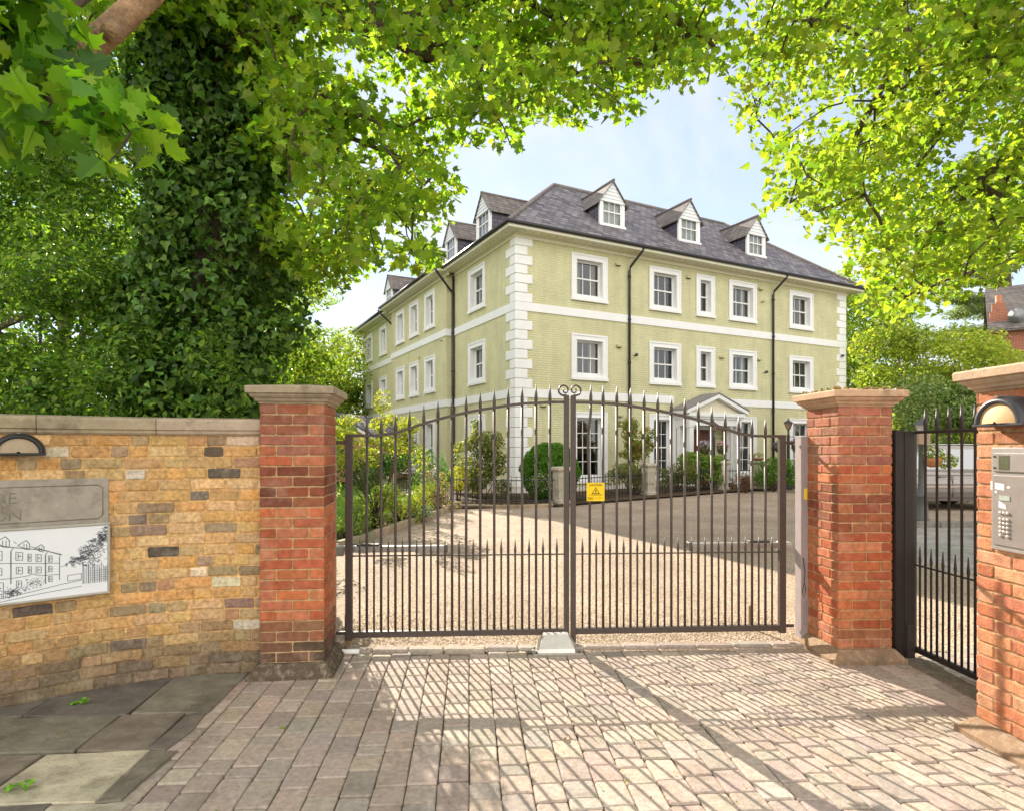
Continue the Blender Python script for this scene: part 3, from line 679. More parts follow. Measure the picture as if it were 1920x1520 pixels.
# ground lock housing
t = thing('lock_housing', 'dented steel gate stop box bolted to the paving at the middle of the gate', 'gate stop', (.36, 4.90, 0), gyaw)
mb = MB(); mb.box((-.20, -.10, -.01), (.20, .13, .012), (.40, .36, .32), bev=.004); mb.build('base_plate', 'steel', t)
mb = MB(); mb.rings([[(-.165, -.075, .012), (.135, -.075, .012), (.165, .11, .012), (-.165, .11, .012)], [(-.15, -.065, .04), (.13, -.065, .04), (.15, .10, .05), (-.15, .10, .05)], [(-.10, .03, .125), (.095, .03, .125), (.10, .09, .128), (-.10, .09, .128)]], (.60, .57, .53)); mb.build('steel_cover', 'steel', t)
for px, py in ((-.17, -.07), (-.18, .05), (.17, -.07), (.18, .06)):
    mb = MB(); mb.lathe((px, py, .012), [(.012, 0), (.012, .008), (.005, .012), (.001, .0122)], 8, (.12, .09, .07)); mb.build('bolt', 'steel', t)
mb = MB(); mb.box((2.13, 5.50, -.03), (2.155, 5.525, .21), (.22, .16, .10), bev=.003); tag(mb.build('gate_stop', 'plain'), 'short rusty stake in the gravel behind the right leaf', 'stake')
mb = MB(); mb.box((-1.375, 5.03, -.03), (-1.335, 5.07, .26), (.30, .20, .10), bev=.003); tag(mb.build('gate_stop', 'plain'), 'short brown stop post behind the hinge of the left leaf', 'stop post')
mb = MB(); mb.tube([(-1.38, 4.80, .028), (-1.20, 4.815, .028)], .02, 10, (.80, .80, .78)); tag(mb.build('conduit', 'plain'), 'short white plastic conduit lying at the foot of the left pier', 'conduit')
mb = MB(); mb.tube([(2.405, 5.06, .72), (2.41, 5.04, .60), (2.40, 5.04, .50), (2.385, 5.04, .44), (2.40, 5.035, .40), (2.415, 5.04, .46), (2.405, 5.04, .52)], .0035, 6, (.05, .045, .04)); tag(mb.build('cable', 'plain'), 'thin black cable loop dangling from the right gate motor bracket', 'cable')
# caution plate
t = thing('caution_sign', 'yellow CAUTION plate with a warning triangle, fixed to two bars of the right leaf', 'sign', (.612, 5.03, 1.19), gyaw)
mb = MB(); mb.box((0, -.006, 0), (.148, -.001, .15), (.80, .55, .015), bev=.0015); mb.build('plate', 'plain', t)
text_mesh('lettering', 'CAUTION', .0235, 'plain', t, (.074, -.0075, .124), (R(90), 0, 0), (.05, .03, .01), align='CENTER')
text_mesh('lettering', 'AUTOMATIC GATE', .0125, 'plain', t, (.074, -.0075, .047), (R(90), 0, 0), (.12, .08, .01), align='CENTER')
text_mesh('lettering', 'DG', .030, 'plain', t, (.008, -.0075, .012), (R(90), 0, 0), (.05, .03, .01))
mb = MB()
tri = [(.040, .060), (.110, .060), (.075, .114)]; tin = [(.049, .0655), (.101, .0655), (.075, .1045)]
for i in range(3):
    a, b, c2, d = tri[i], tri[(i + 1) % 3], tin[(i + 1) % 3], tin[i]; mb.quad((a[0], -.0072, a[1]), (b[0], -.0072, b[1]), (c2[0], -.0072, c2[1]), (d[0], -.0072, d[1]), (.06, .035, .01))
mb.quad((.0725, -.0072, .070), (.0775, -.0072, .070), (.0775, -.0072, .080), (.0725, -.0072, .080), (.06, .035, .01))
mb.add([(.068, -.0072, .080), (.082, -.0072, .080), (.075, -.0072, .096)], [(0, 1, 2)], (.06, .035, .01))
mb.build('warning_symbol', 'plain', t)
mb = MB(); mb.quad((.064, -.0072, .020), (.142, -.0072, .020), (.142, -.0072, .032), (.064, -.0072, .032), (.66, .43, .015)); mb.build('small_print_band', 'plain', t)

# --- narrow side gate, seen almost end on
p0 = Vector((3.125, 4.80, 0)); p1 = Vector((3.205, 3.45, 0)); dd = (p1 - p0); Lp = dd.length; pyaw = math.atan2(dd.y, dd.x)
BLK = (.028, .022, .022)
t = thing('side_gate', 'narrow black iron side gate between the mossy pier and the broad intercom pier', 'gate', p0, pyaw)
def pb(name, x0, x1, y0, y1, z0, z1): mb = MB(); mb.box((x0, y0, z0), (x1, y1, z1), BLK, bev=.003); return mb.build(name, 'iron', t)
pb('frame_post', 0, .04, -.02, .02, .03, 1.75); pb('frame_post', Lp - .04, Lp, -.02, .02, .03, 1.75)
pb('bottom_rail', .04, Lp - .04, -.018, .018, .05, .09); pb('top_rail', .04, Lp - .04, -.016, .016, 1.735, 1.757); pb('middle_rail', .04, Lp - .04, -.006, .006, .715, .727)
n = 10
for k in range(n):
    x = .04 + (Lp - .08) * (k + 1) / (n + 1)
    mb = MB(); mb.tube([(x, 0, .08), (x, 0, 1.745), (x, 0, 1.757), (x, 0, 1.80), (x, 0, 1.81), (x, 0, 1.92)], [.009, .009, .013, .013, .015, .006], 8, BLK); mb.build('bar', 'iron', t)
for k in range(n + 1):
    x = .04 + (Lp - .08) * (k + .5) / (n + 1)
    mb = MB(); mb.tube([(x, 0, .08), (x, 0, .74), (x, 0, .76), (x, 0, .87)], [.008, .008, .011, .003], 8, BLK); mb.build('bar', 'iron', t)
mb = MB(); mb.box((2.965, 4.74, -.03), (3.035, 4.86, 1.765), BLK, bev=.004); mb.box((3.036, 4.735, -.03), (3.118, 4.865, 1.755), (.03, .024, .023), bev=.004)
mb.box((3.05, 4.728, .02), (3.11, 4.734, .26), (.045, .035, .033)); tag(mb.build('gate_post', 'iron'), 'black hollow hinge post of the narrow side gate, against the mossy pier', 'post')
mb = MB(); mb.box((2.98, 3.3, -.04), (3.16, 4.72, .012), (.17, .14, .11), bev=.01); tag(mb.build('side_gate_sill', 'stone'), kind='structure')

# ================================================================== THINGS ON THE WALL AND PIER
def bulkhead(label, loc, rz, r, depth, col, glow):
    """half-moon eyelid light: local x along the wall, y out of the wall towards the viewer (-y)"""
    t = thing('wall_light', label, 'wall light', loc, rz)
    N = 18
    arc = lambda rr, y, z0=0.0, k=.9: [(rr * math.cos(math.pi * i / N), y, z0 + rr * k * math.sin(math.pi * i / N)) for i in range(N + 1)]
    mb = MB()
    mb.rings([arc(r * 1.02, 0), arc(r * 1.02, -depth * .25), arc(r * .98, -depth * .75), arc(r * .90, -depth), arc(r * .76, -depth * 1.0), arc(r * .74, -depth * .86)], col, caps=False, closed=False, smooth=True)
    mb.box((-r * 1.02, -depth, -.016), (r * 1.02, 0, 0), col, bev=.004)
    mb.box((-.008, -depth * .98, r * .88), (.008, -.002, r * .93), mixc(col, (.4, .38, .34), .5))
    mb.build('hood', 'dark_pipe', t)
    mb = MB(); a = arc(r * .76, -depth * .88); b = arc(r * .40, -depth * 1.02); c2 = arc(.01, -depth * 1.06)
    mb.rings([a, b, c2], glow, caps=False, closed=False, smooth=True); mb.build('diffuser', 'plain', t)
def wall_pose(u, d):
    x, y, (tx, ty) = wall_at(u, d * WS); return x, y, math.atan2(-ty, -tx)       # local +x runs to the right along the wall
def u_of_px(px):
    us = np.linspace(0, 3, 600); return float(us[np.argmin([abs(960 + 1149 * wall_at(u)[0] / wall_at(u)[1] - px) for u in us])])
x, y, a = wall_pose(u_of_px(36), .008); bulkhead('half moon black wall light on the yellow brick wall', (x, y, 1.595), a, .135, .085, (.025, .025, .028), (.42, .33, .22))
# stone name tablet
x, y, a = wall_pose(u_of_px(205), .004); t = thing('stone_tablet', 'worn grey stone name tablet set in the yellow wall above the white sign', 'tablet', (x, y, 1.11), a + R(5))
mb = MB(); TW = 1.0
mb.box((-TW, -.012, 0), (0, .05, .315), (.36, .32, .27), bev=.004)
fr = [(-TW + .06, .045), (-.06, .045), (-.035, .07), (-.035, .25), (-.06, .27), (-TW + .06, .27)]
for i in range(len(fr) - 1):
    (ax, az), (bx_, bz) = fr[i], fr[i + 1]; mb.tube([(ax, -.012, az), (bx_, -.012, bz)], .0035, 6, (.22, .19, .155))
mb.build('slab', 'stone', t)
text_mesh('carved_letters', 'IRE', .098, 'stone', t, (-.615, -.0128, .168), (R(90), 0, 0), (.225, .20, .165))
text_mesh('carved_letters', 'UN', .098, 'stone', t, (-.60, -.0128, .062), (R(90), 0, 0), (.225, .20, .165))
# white sign with an etched line drawing of the house
xa, ya, _ = wall_at(u_of_px(207), .035 * WS); xb, yb, _ = wall_at(u_of_px(207) + 1.05, .035 * WS)
t = thing('house_sign', 'white metal sign with a line drawing of the house, fixed to the yellow wall', 'sign', (xa, ya, .655), math.atan2(ya - yb, xa - xb))
SW = 1.0; mb = MB(); mb.box((-SW, -.004, .012), (-.012, .004, .458), (.78, .80, .83)); mb.build('panel', 'white', t)
mb = MB()
for lo, hi in (((-SW, -.014, -.004), (0, .006, .014)), ((-SW, -.014, .456), (0, .006, .474)), ((-.018, -.013, .0145), (0, .006, .4555))): mb.box(lo, hi, (.50, .47, .40), bev=.006)
mb.build('sign_frame', 'steel', t)
mb = MB(); INK = (.10, .105, .13)
def stroke(pts, w=.0016):
    q = [(-(1030 - X) / 1040 * .655, .458 - (Y - 640) / 690 * .455) for X, Y in pts]
    for (x0, z0), (x1, z1) in zip(q[:-1], q[1:]):
        L = math.hypot(x1 - x0, z1 - z0) or 1; nx, nz = -(z1 - z0) / L * w, (x1 - x0) / L * w
        mb.quad((x0 - nx, -.0052, z0 - nz), (x1 - nx, -.0052, z1 - nz), (x1 + nx, -.0052, z1 + nz), (x0 + nx, -.0052, z0 + nz), INK)
stroke([(-400, 560 + 110), (-200, 640 + 60), (0, 715), (40, 708), (90, 725)]); stroke([(-300, 660), (0, 745), (210, 795), (460, 845), (610, 905)], .0024); stroke([(230, 742), (250, 765)]); stroke([(355, 800), (440, 835), (610, 910)]); stroke([(470, 850), (605, 900)])
for ax, ay, s in ((165, 690, 1), (325, 740, .85), (445, 790, .7)):
    stroke([(ax - 78 * s, ay + 50 * s), (ax, ay), (ax + 35 * s, ay + 48 * s)], .002); stroke([(ax - 20 * s, ay + 35 * s), (ax - 20 * s, ay + 95 * s), (ax + 30 * s, ay + 105 * s), (ax + 30 * s, ay + 40 * s)]); stroke([(ax - 78 * s, ay + 50 * s), (ax - 20 * s, ay + 85 * s)]); stroke([(ax + 5 * s, ay + 40 * s), (ax + 5 * s, ay + 100 * s)])
stroke([(207, 830), (207, 1140)], .0026); stroke([(207, 830), (225, 805)], .002); stroke([(478, 890), (478, 1175)], .0026); stroke([(478, 890), (495, 868)], .002); stroke([(592, 915), (592, 1150)], .002)
stroke([(-300, 890), (0, 925), (200, 945), (400, 968), (590, 985)]); stroke([(-300, 1075), (0, 1085), (200, 1088), (330, 1080), (380, 1065), (430, 1088), (590, 1095)])
for (wx, wy, ww, wh) in ((70, 815, 70, 90), (245, 845, 52, 75), (338, 870, 26, 70), (402, 880, 42, 70), (502, 905, 30, 60), (78, 975, 60, 70), (248, 985, 48, 65), (340, 990, 26, 65), (402, 1000, 42, 60), (502, 1005, 30, 55), (80, 1110, 70, 110), (250, 1115, 40, 60), (502, 1105, 30, 50), (-120, 790, 70, 90), (-120, 960, 65, 75)):
    stroke([(wx, wy), (wx + ww, wy + ww * .15), (wx + ww, wy + wh + ww * .1), (wx, wy + wh), (wx, wy)]); stroke([(wx + ww * .3, wy + wh * .5), (wx + ww * .8, wy + wh * .55)], .0024); stroke([(wx + ww * .35, wy + wh * .15), (wx + ww * .35, wy + wh * .9)])
rr = random.Random(4)
for k in range(330):
    q = rr.random(); cx_, cy_ = 1000 - 390 * q * rr.random() ** .5, 650 + 110 * rr.random() + 330 * q
    if cx_ > 1005 or cy_ > 1040 or (cx_ < 720 and cy_ < 860): continue
    pts = [(cx_, cy_)]
    for j in range(4): pts.append((min(1012, pts[-1][0] + rr.uniform(-22, 22)), max(645, pts[-1][1] + rr.uniform(-14, 14))))
    stroke(pts, .0011)
for k in range(90):
    cx_, cy_ = rr.gauss(230, 45), rr.gauss(1215, 22); stroke([(cx_, cy_), (cx_ + rr.uniform(-16, 16), cy_ + rr.uniform(-16, 16)), (cx_ + rr.uniform(-16, 16), cy_ + rr.uniform(-16, 16))], .0011)
    cx_, cy_ = rr.gauss(390, 40), rr.gauss(1150, 24); stroke([(cx_, cy_), (cx_ + rr.uniform(-16, 16), cy_ + rr.uniform(-16, 16))], .0011)
for k in range(14):
    X0 = 790 + k * 16; stroke([(X0, 1060 - rr.random() * 60), (X0, 1215)], .0014 + .0012 * (k % 3 == 0)); 
for k in range(5): stroke([(850, 1095 + k * 22), (1005, 1090 + k * 24)], .001)
stroke([(-300, 1300), (80, 1275), (400, 1230), (600, 1195), (780, 1175)]); stroke([(-200, 1340), (120, 1300), (440, 1262), (780, 1235)]); stroke([(660, 1115), (660, 1170), (775, 1165), (775, 1108), (660, 1115)])
for k in range(26): X0 = -150 + k * 15; stroke([(X0, 1225), (X0, 1268)], .001)
mb.build('line_drawing', 'plain', t)

# --- intercom and light on the broad pier (its left face looks at the drive)
fx, fy = 2.670 - .53 * math.sin(R(3.6)), 2.95 + .53 * math.cos(R(3.6))          # far corner of the left face
def face_pt(tt, out): c, s = math.cos(R(3.6)), math.sin(R(3.6)); return (fx + s * tt - c * out, fy - c * tt - s * out)
rzf = R(3.6) - math.pi / 2                                                     # local x runs towards the camera, local -y out of the face
x, y = face_pt(.12, .006); t = thing('intercom', 'scuffed steel intercom panel with a keypad on the broad pier', 'intercom', (x, y, 1.075), rzf)
IC = (.40, .35, .33)
mb = MB(); mb.box((0, -.016, 0), (.25, .0, .555), (.46, .42, .40), bev=.006); mb.build('back_box', 'steel', t)
mb = MB(); mb.box((.022, -.022, .03), (.228, -.0165, .405), IC, bev=.002); mb.box((.022, -.024, .425), (.228, -.0165, .525), (.42, .37, .35), bev=.003)
for z in (.445, .505): mb.box((.028, -.0265, z - .004), (.042, -.0245, z + .004), (.06, .05, .05))
mb.build('front_plate', 'steel', t)
mb = MB(); mb.box((.062, -.0262, .437), (.125, -.0245, .512), (.40, .385, .30)); mb.build('camera_window', 'chrome', t)
mb = MB(); mb.box((.062, -.0245, .272), (.128, -.0225, .298), (.36, .40, .36)); mb.build('display', 'plain', t)
for r_ in range(6):
    for c_ in range(3):
        if r_ == 5 and c_ == 1: continue
        z = .205 - r_ * .022 - (.012 if r_ else 0)
        mb = MB(); mb.lathe((.072 + c_ * .022, -.022, z), [(.0085, 0), (.0085, -.005), (.006, -.007), (.001, -.0072)], 10, (.62, .56, .52), axis='y'); mb.build('key_button', 'steel', t)
mb = MB()
for pts in ([(.035, .33), (.095, .325), (.095, .36), (.035, .365)], [(.060, .232), (.108, .228), (.10, .25), (.075, .262), (.060, .268)], [(.002, .325), (.014, .322), (.014, .37), (.002, .372)], [(.035, .31), (.05, .308), (.05, .32), (.035, .322)], [(.105, .34), (.125, .338), (.135, .345), (.118, .352)]):
    mb.add([(px, -.0232 if px > .02 else -.0172, pz) for px, pz in pts], [tuple(range(len(pts)))], jit((.78, .74, .72), .05))
mb.build('torn_label', 'plain', t)
x, y = face_pt(.26, .004); bulkhead('large black eyelid light with an amber lens, on the broad pier above the intercom', (x, y, 1.755), rzf, .155, .115, (.05, .048, .055), (.62, .40, .20))

# ================================================================== THE HOUSE
# local x runs along the entrance front, local y along the side front (both away from the near corner)
HZ = 0.10
BR = thing('apartment_building', 'three storey pale green painted brick house with white quoins, sash windows and slate dormers', 'building', (.119, 19.5, 0), math.atan2(.462, .887))
WHT = (.80, .80, .80); PROJ = .30
FX = lambda s, z, d: (s, d, z)                                   # entrance front: d is inwards
FY = lambda s, z, d: (d, s, z)                                   # side front
FYM = lambda s, z, d: (d - PROJ, s, z)                           # projecting middle of the side front
def wallsheet(mb, fn, s0, s1, z0, z1, holes, rev=.15):
    xs = sorted({s0, s1} | {h[0] for h in holes} | {h[1] for h in holes}); zs = sorted({z0, z1} | {h[2] for h in holes} | {h[3] for h in holes})
    for a, b in zip(xs[:-1], xs[1:]):
        for c, d in zip(zs[:-1], zs[1:]):
            mx, mz = (a + b) / 2, (c + d) / 2
            if any(h[0] < mx < h[1] and h[2] < mz < h[3] for h in holes): continue
            mb.quad(fn(a, c, 0), fn(b, c, 0), fn(b, d, 0), fn(a, d, 0))
WINS = []
def win(fn, s0, s1, z0, z1, cols, rows, kind): WINS.append((fn, s0, s1, z0, z1, cols, rows, kind))
ROWS = [(6.54, 8.12), (3.88, 5.42)]
for z0, z1 in ROWS:
    for s0, s1, c in ((2.10, 3.55, 3), (5.41, 6.88, 3), (7.66, 8.59, 1), (9.36, 10.86, 3), (12.81, 14.29, 3)): win(FX, s0, s1, z0, z1, c, 1, 'sash')
    win(FY, 2.25, 3.69, z0, z1, 3, 1, 'sash')
    for s0, s1 in ((6.48, 7.70), (8.51, 9.76), (10.56, 11.83)): win(FYM, s0, s1, z0, z1, 2, 1, 'sash')
    for s0, s1 in ((14.55, 15.90), (17.5, 18.9)): win(FY, s0, s1, z0, z1, 2, 1, 'sash')
for s0, s1 in ((2.10, 3.55), (5.41, 6.62), (9.42, 10.86), (12.83, 14.29)): win(FX, s0, s1, .42, 2.82, 3, 2, 'french')
win(FY, 2.25, 3.69, .42, 2.80, 3, 2, 'french')
for s0, s1 in ((6.48, 7.70), (8.51, 9.76), (10.56, 11.83)): win(FYM, s0, s1, .42, 2.80, 2, 2, 'french')
for s0, s1 in ((14.55, 15.90), (17.5, 18.9)): win(FY, s0, s1, .42, 2.80, 2, 2, 'french')
INS = .20
def holes_for(fn): return [(s0 + INS - .01, s1 - INS + .01, z0 + INS - .01, z1 - INS + .02) for f, s0, s1, z0, z1, *_ in WINS if f is fn]
mb = MB()
DOOR = (7.42, 8.44, .15, 2.40)
WT = 8.40
wallsheet(mb, FX, 0, 16.5, -.3, WT, holes_for(FX) + [DOOR])
wallsheet(mb, FY, 0, 5.28, -.3, WT, [h for h in holes_for(FY) if h[1] < 5.3])
wallsheet(mb, FYM, 5.28, 12.74, -.3, WT, holes_for(FYM))
wallsheet(mb, FY, 12.74, 19.75, -.3, WT, [h for h in holes_for(FY) if h[0] > 12.7])
for y in (5.28, 12.74): mb.quad((0, y, -.3), (-PROJ, y, -.3), (-PROJ, y, WT), (0, y, WT))
mb.quad((16.5, 0, -.3), (16.5, 7.25, -.3), (16.5, 7.25, WT), (16.5, 0, WT)); mb.quad((0, 19.75, -.3), (7.25, 19.75, -.3), (7.25, 19.75, WT), (0, 19.75, WT))
mb.quad((7.25, 7.25, -.3), (7.25, 19.75, -.3), (7.25, 19.75, WT), (7.25, 7.25, WT)); mb.quad((7.25, 7.25, -.3), (16.5, 7.25, -.3), (16.5, 7.25, WT), (7.25, 7.25, WT))
mb.build('wall', 'facade', BR)
# dark rooms behind the glass
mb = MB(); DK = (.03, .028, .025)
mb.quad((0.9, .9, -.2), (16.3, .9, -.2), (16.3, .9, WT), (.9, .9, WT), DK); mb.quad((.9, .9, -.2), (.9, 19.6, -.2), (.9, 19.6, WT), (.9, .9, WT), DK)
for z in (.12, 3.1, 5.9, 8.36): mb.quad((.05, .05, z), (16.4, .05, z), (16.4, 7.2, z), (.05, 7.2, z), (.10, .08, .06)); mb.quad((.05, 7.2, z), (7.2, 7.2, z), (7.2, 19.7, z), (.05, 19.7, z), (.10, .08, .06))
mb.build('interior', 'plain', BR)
# quoins
def quoin(corner, sx_, sy_):
    mb = MB(); cx, cy = corner
    z = .0; k = 0
    # block edges taken between the white bands
    segs = [(.35, 3.22, 9), (3.51, 5.99, 8), (6.26, WT - .04, 7)]
    for a, b, n in segs:
        h = (b - a) / n
        for i in range(n):
            lx, ly = (.60, .36) if k % 2 else (.42, .66); k += 1
            x0, x1 = sorted((cx - sx_ * .03, cx + sx_ * lx)); y0, y1 = sorted((cy - sy_ * .03, cy + sy_ * ly))
            mb.box((x0, y0, a + i * h + .008), (x1, y1, a + (i + 1) * h - .008), WHT, bev=.012)
    return mb
quoin((0, 0), 1, 1).build('quoins', 'white', BR); quoin((16.5, 0), -1, 1).build('quoins', 'white', BR); quoin((0, 19.75), 1, -1).build('quoins', 'white', BR)
# white string courses
def band(z0, z1, gap=None):
    mb = MB(); p = .036
    spans = [(-p, 16.5 + p)] if not gap else [(-p, gap[0]), (gap[1], 16.5 + p)]
    for a, b in spans: mb.box((a, -p, z0), (b, .02, z1), WHT)
    mb.box((-p, .021, z0), (.02, 5.28 - p, z1), WHT); mb.box((-PROJ - p, 5.28 - p, z0), (-PROJ + .02, 12.74 + p, z1), WHT); mb.box((-PROJ + .021, 5.28 - p, z0), (.02, 5.30, z1), WHT)
    mb.box((-PROJ + .021, 12.72, z0), (.02, 12.74 + p, z1), WHT); mb.box((-p, 12.74 + p + .001, z0), (.02, 19.75 + p, z1), WHT)
    return mb.build('string_course', 'white', BR)
band(5.99, 6.26); band(3.225, 3.505, (6.55, 9.30)); 
mb = MB(); mb.box((-.02, -.02, -.3), (7.40, .02, .34), (.62, .60, .55)); mb.box((8.46, -.02, -.3), (16.52, .02, .34), (.62, .60, .55)); mb.box((-.02, .021, -.3), (.02, 5.27, .34), (.62, .60, .55)); mb.build('plinth', 'white', BR)
# eaves: soffit, cornice mould, fascia and gutter
CRM = (.74, .70, .56); mb = MB()
def eavebox(o0, o1, z0, z1, col):
    # L shaped run between offsets o0 and o1 outside the two fronts
    mb.box((-o1, -o1, z0), (16.5 + o1, -o0, z1), col); mb.box((-o1, -o0 + .001, z0), (-o0, 5.0, z1), col); mb.box((-o1 - PROJ, 5.0, z0), (-o0 - PROJ, 13.02, z1), col); mb.box((-o1, 13.02, z0), (-o0, 20.25, z1), col)
    mb.box((16.5 + o0, -o0 + .001, z0), (16.5 + o1, 7.75, z1), col); mb.box((-o0 + .001, 19.75 + o0, z0), (7.75, 19.75 + o1, z1), col)
eavebox(-.03, .50, 8.43, 8.455, CRM); eavebox(-.02, .055, 8.30, 8.40, CRM); eavebox(-.02, .10, 8.401, 8.429, CRM)
eavebox(.50, .52, 8.42, 8.58, (.70, .67, .55))
mb.box((-PROJ - .5, 5.0, 8.456), (.0, 13.02, 8.50), CRM)
mb.build('soffit', 'white', BR)
mb = MB()
def vent(x, y): mb.lathe((x, y, 8.4265), [(.022, 0), (.022, .002), (.001, .003)], 8, (.05, .045, .04))
for k in range(58): vent(-.1 + k * .29, -.30)
for k in range(17): vent(-.30, .1 + k * .29)
for k in range(26): vent(-.30 - PROJ, 5.3 + k * .29)
for k in range(24): vent(-.30, 13.2 + k * .29)
mb.build('soffit_vents', 'plain', BR)
GUT = (.028, .027, .030); mb = MB()
def gut(a, b): mb.tube([a, b], .062, 10, GUT)
e = .565
gut((-e, -e, 8.565), (16.5 + e, -e, 8.565)); gut((-e, -e, 8.565), (-e, 5.0, 8.565)); gut((-e, 5.0, 8.565), (-e - PROJ, 5.0, 8.565)); gut((-e - PROJ, 5.0, 8.565), (-e - PROJ, 13.0, 8.565)); gut((-e - PROJ, 13.0, 8.565), (-e, 13.0, 8.565)); gut((-e, 13.0, 8.565), (-e, 20.3, 8.565)); gut((16.5 + e, -e, 8.565), (16.5 + e, 7.8, 8.565))
mb.build('gutter', 'dark_pipe', BR)
def downpipe(pts, zb):
    mb = MB(); mb.tube(pts, .045, 10, GUT)
    x, y, z = pts[-1]
    for q in (7.6, 6.1, 4.6, 3.1, 1.6):
        if q < pts[-2][2]: mb.tube([(x, y, q - .035), (x, y, q + .035)], .060, 10, GUT)
    mb.build('downpipe', 'dark_pipe', BR)
for s in (4.48, 11.80): downpipe([(s + .25, -.55, 8.52), (s + .22, -.50, 8.40), (s + .03, -.10, 7.95), (s, -.07, 7.80), (s, -.07, .0)], 0)
downpipe([(-.86, 5.02, 8.52), (-.80, 5.02, 8.40), (-.22, 5.13, 7.80), (-.09, 5.15, 7.70), (-.07, 5.16, 7.6), (-.07, 5.16, 0)], 0)
downpipe([(-.07, 5.10, 8.30), (-.07, 5.10, 0)], 0)
downpipe([(-.86, 13.2, 8.52), (-.80, 13.2, 8.40), (-.22, 12.95, 7.80), (-.07, 12.92, 7.6), (-.07, 12.92, 0)], 0)
# roofs
EZ, RZ, O, H_ = 8.60, 12.03, .5, 4.117
X1, Y1, IN = 16.5 + O, 19.75 + O, -O + 2 * H_
zj = lambda: 0
mbx, mby = MB(), MB(); J = (-O + H_, -O + H_, RZ); RE = (X1 - H_, -O + H_, RZ); RF = (-O + H_, Y1 - H_, RZ); V = (IN, IN, EZ)
mbx.add([(-O - .05, -O - .05, EZ - .04), (X1 + .05, -O - .05, EZ - .04), RE, J], [(0, 1, 2, 3)]); mbx.add([(X1, IN, EZ), RE, J, V], [(0, 1, 2, 3)]); mbx.add([(-O, Y1, EZ), RF, (IN, Y1, EZ)], [(0, 1, 2)])
mby.add([(-O - .05, -O - .05, EZ - .04), J, RF, (-O - .05, Y1 + .05, EZ - .04)], [(0, 1, 2, 3)]); mby.add([(X1 + .05, -O - .05, EZ - .04), (X1, IN, EZ), RE], [(0, 1, 2)]); mby.add([(IN, Y1, EZ), RF, J, V], [(0, 1, 2, 3)])
mby.add([(-O - PROJ - .05, 4.95, EZ - .05), (-O + .35, 4.95, EZ + .30), (-O + .35, 13.05, EZ + .30), (-O - PROJ - .05, 13.05, EZ - .05)], [(0, 1, 2, 3)])
mbx.build('roof', 'slate_x', BR); mby.build('roof', 'slate_y', BR)
mb = MB(); RT = (.19, .165, .165)
for a, b in (((-O, -O, EZ), J), ((X1, -O, EZ), RE), (J, RE), (J, RF), ((-O, Y1, EZ), RF)): mb.tube([(a[0], a[1], a[2] + .02), (b[0], b[1], b[2] + .02)], .075, 8, RT)
mb.build('ridge_tiles', 'stone', BR)
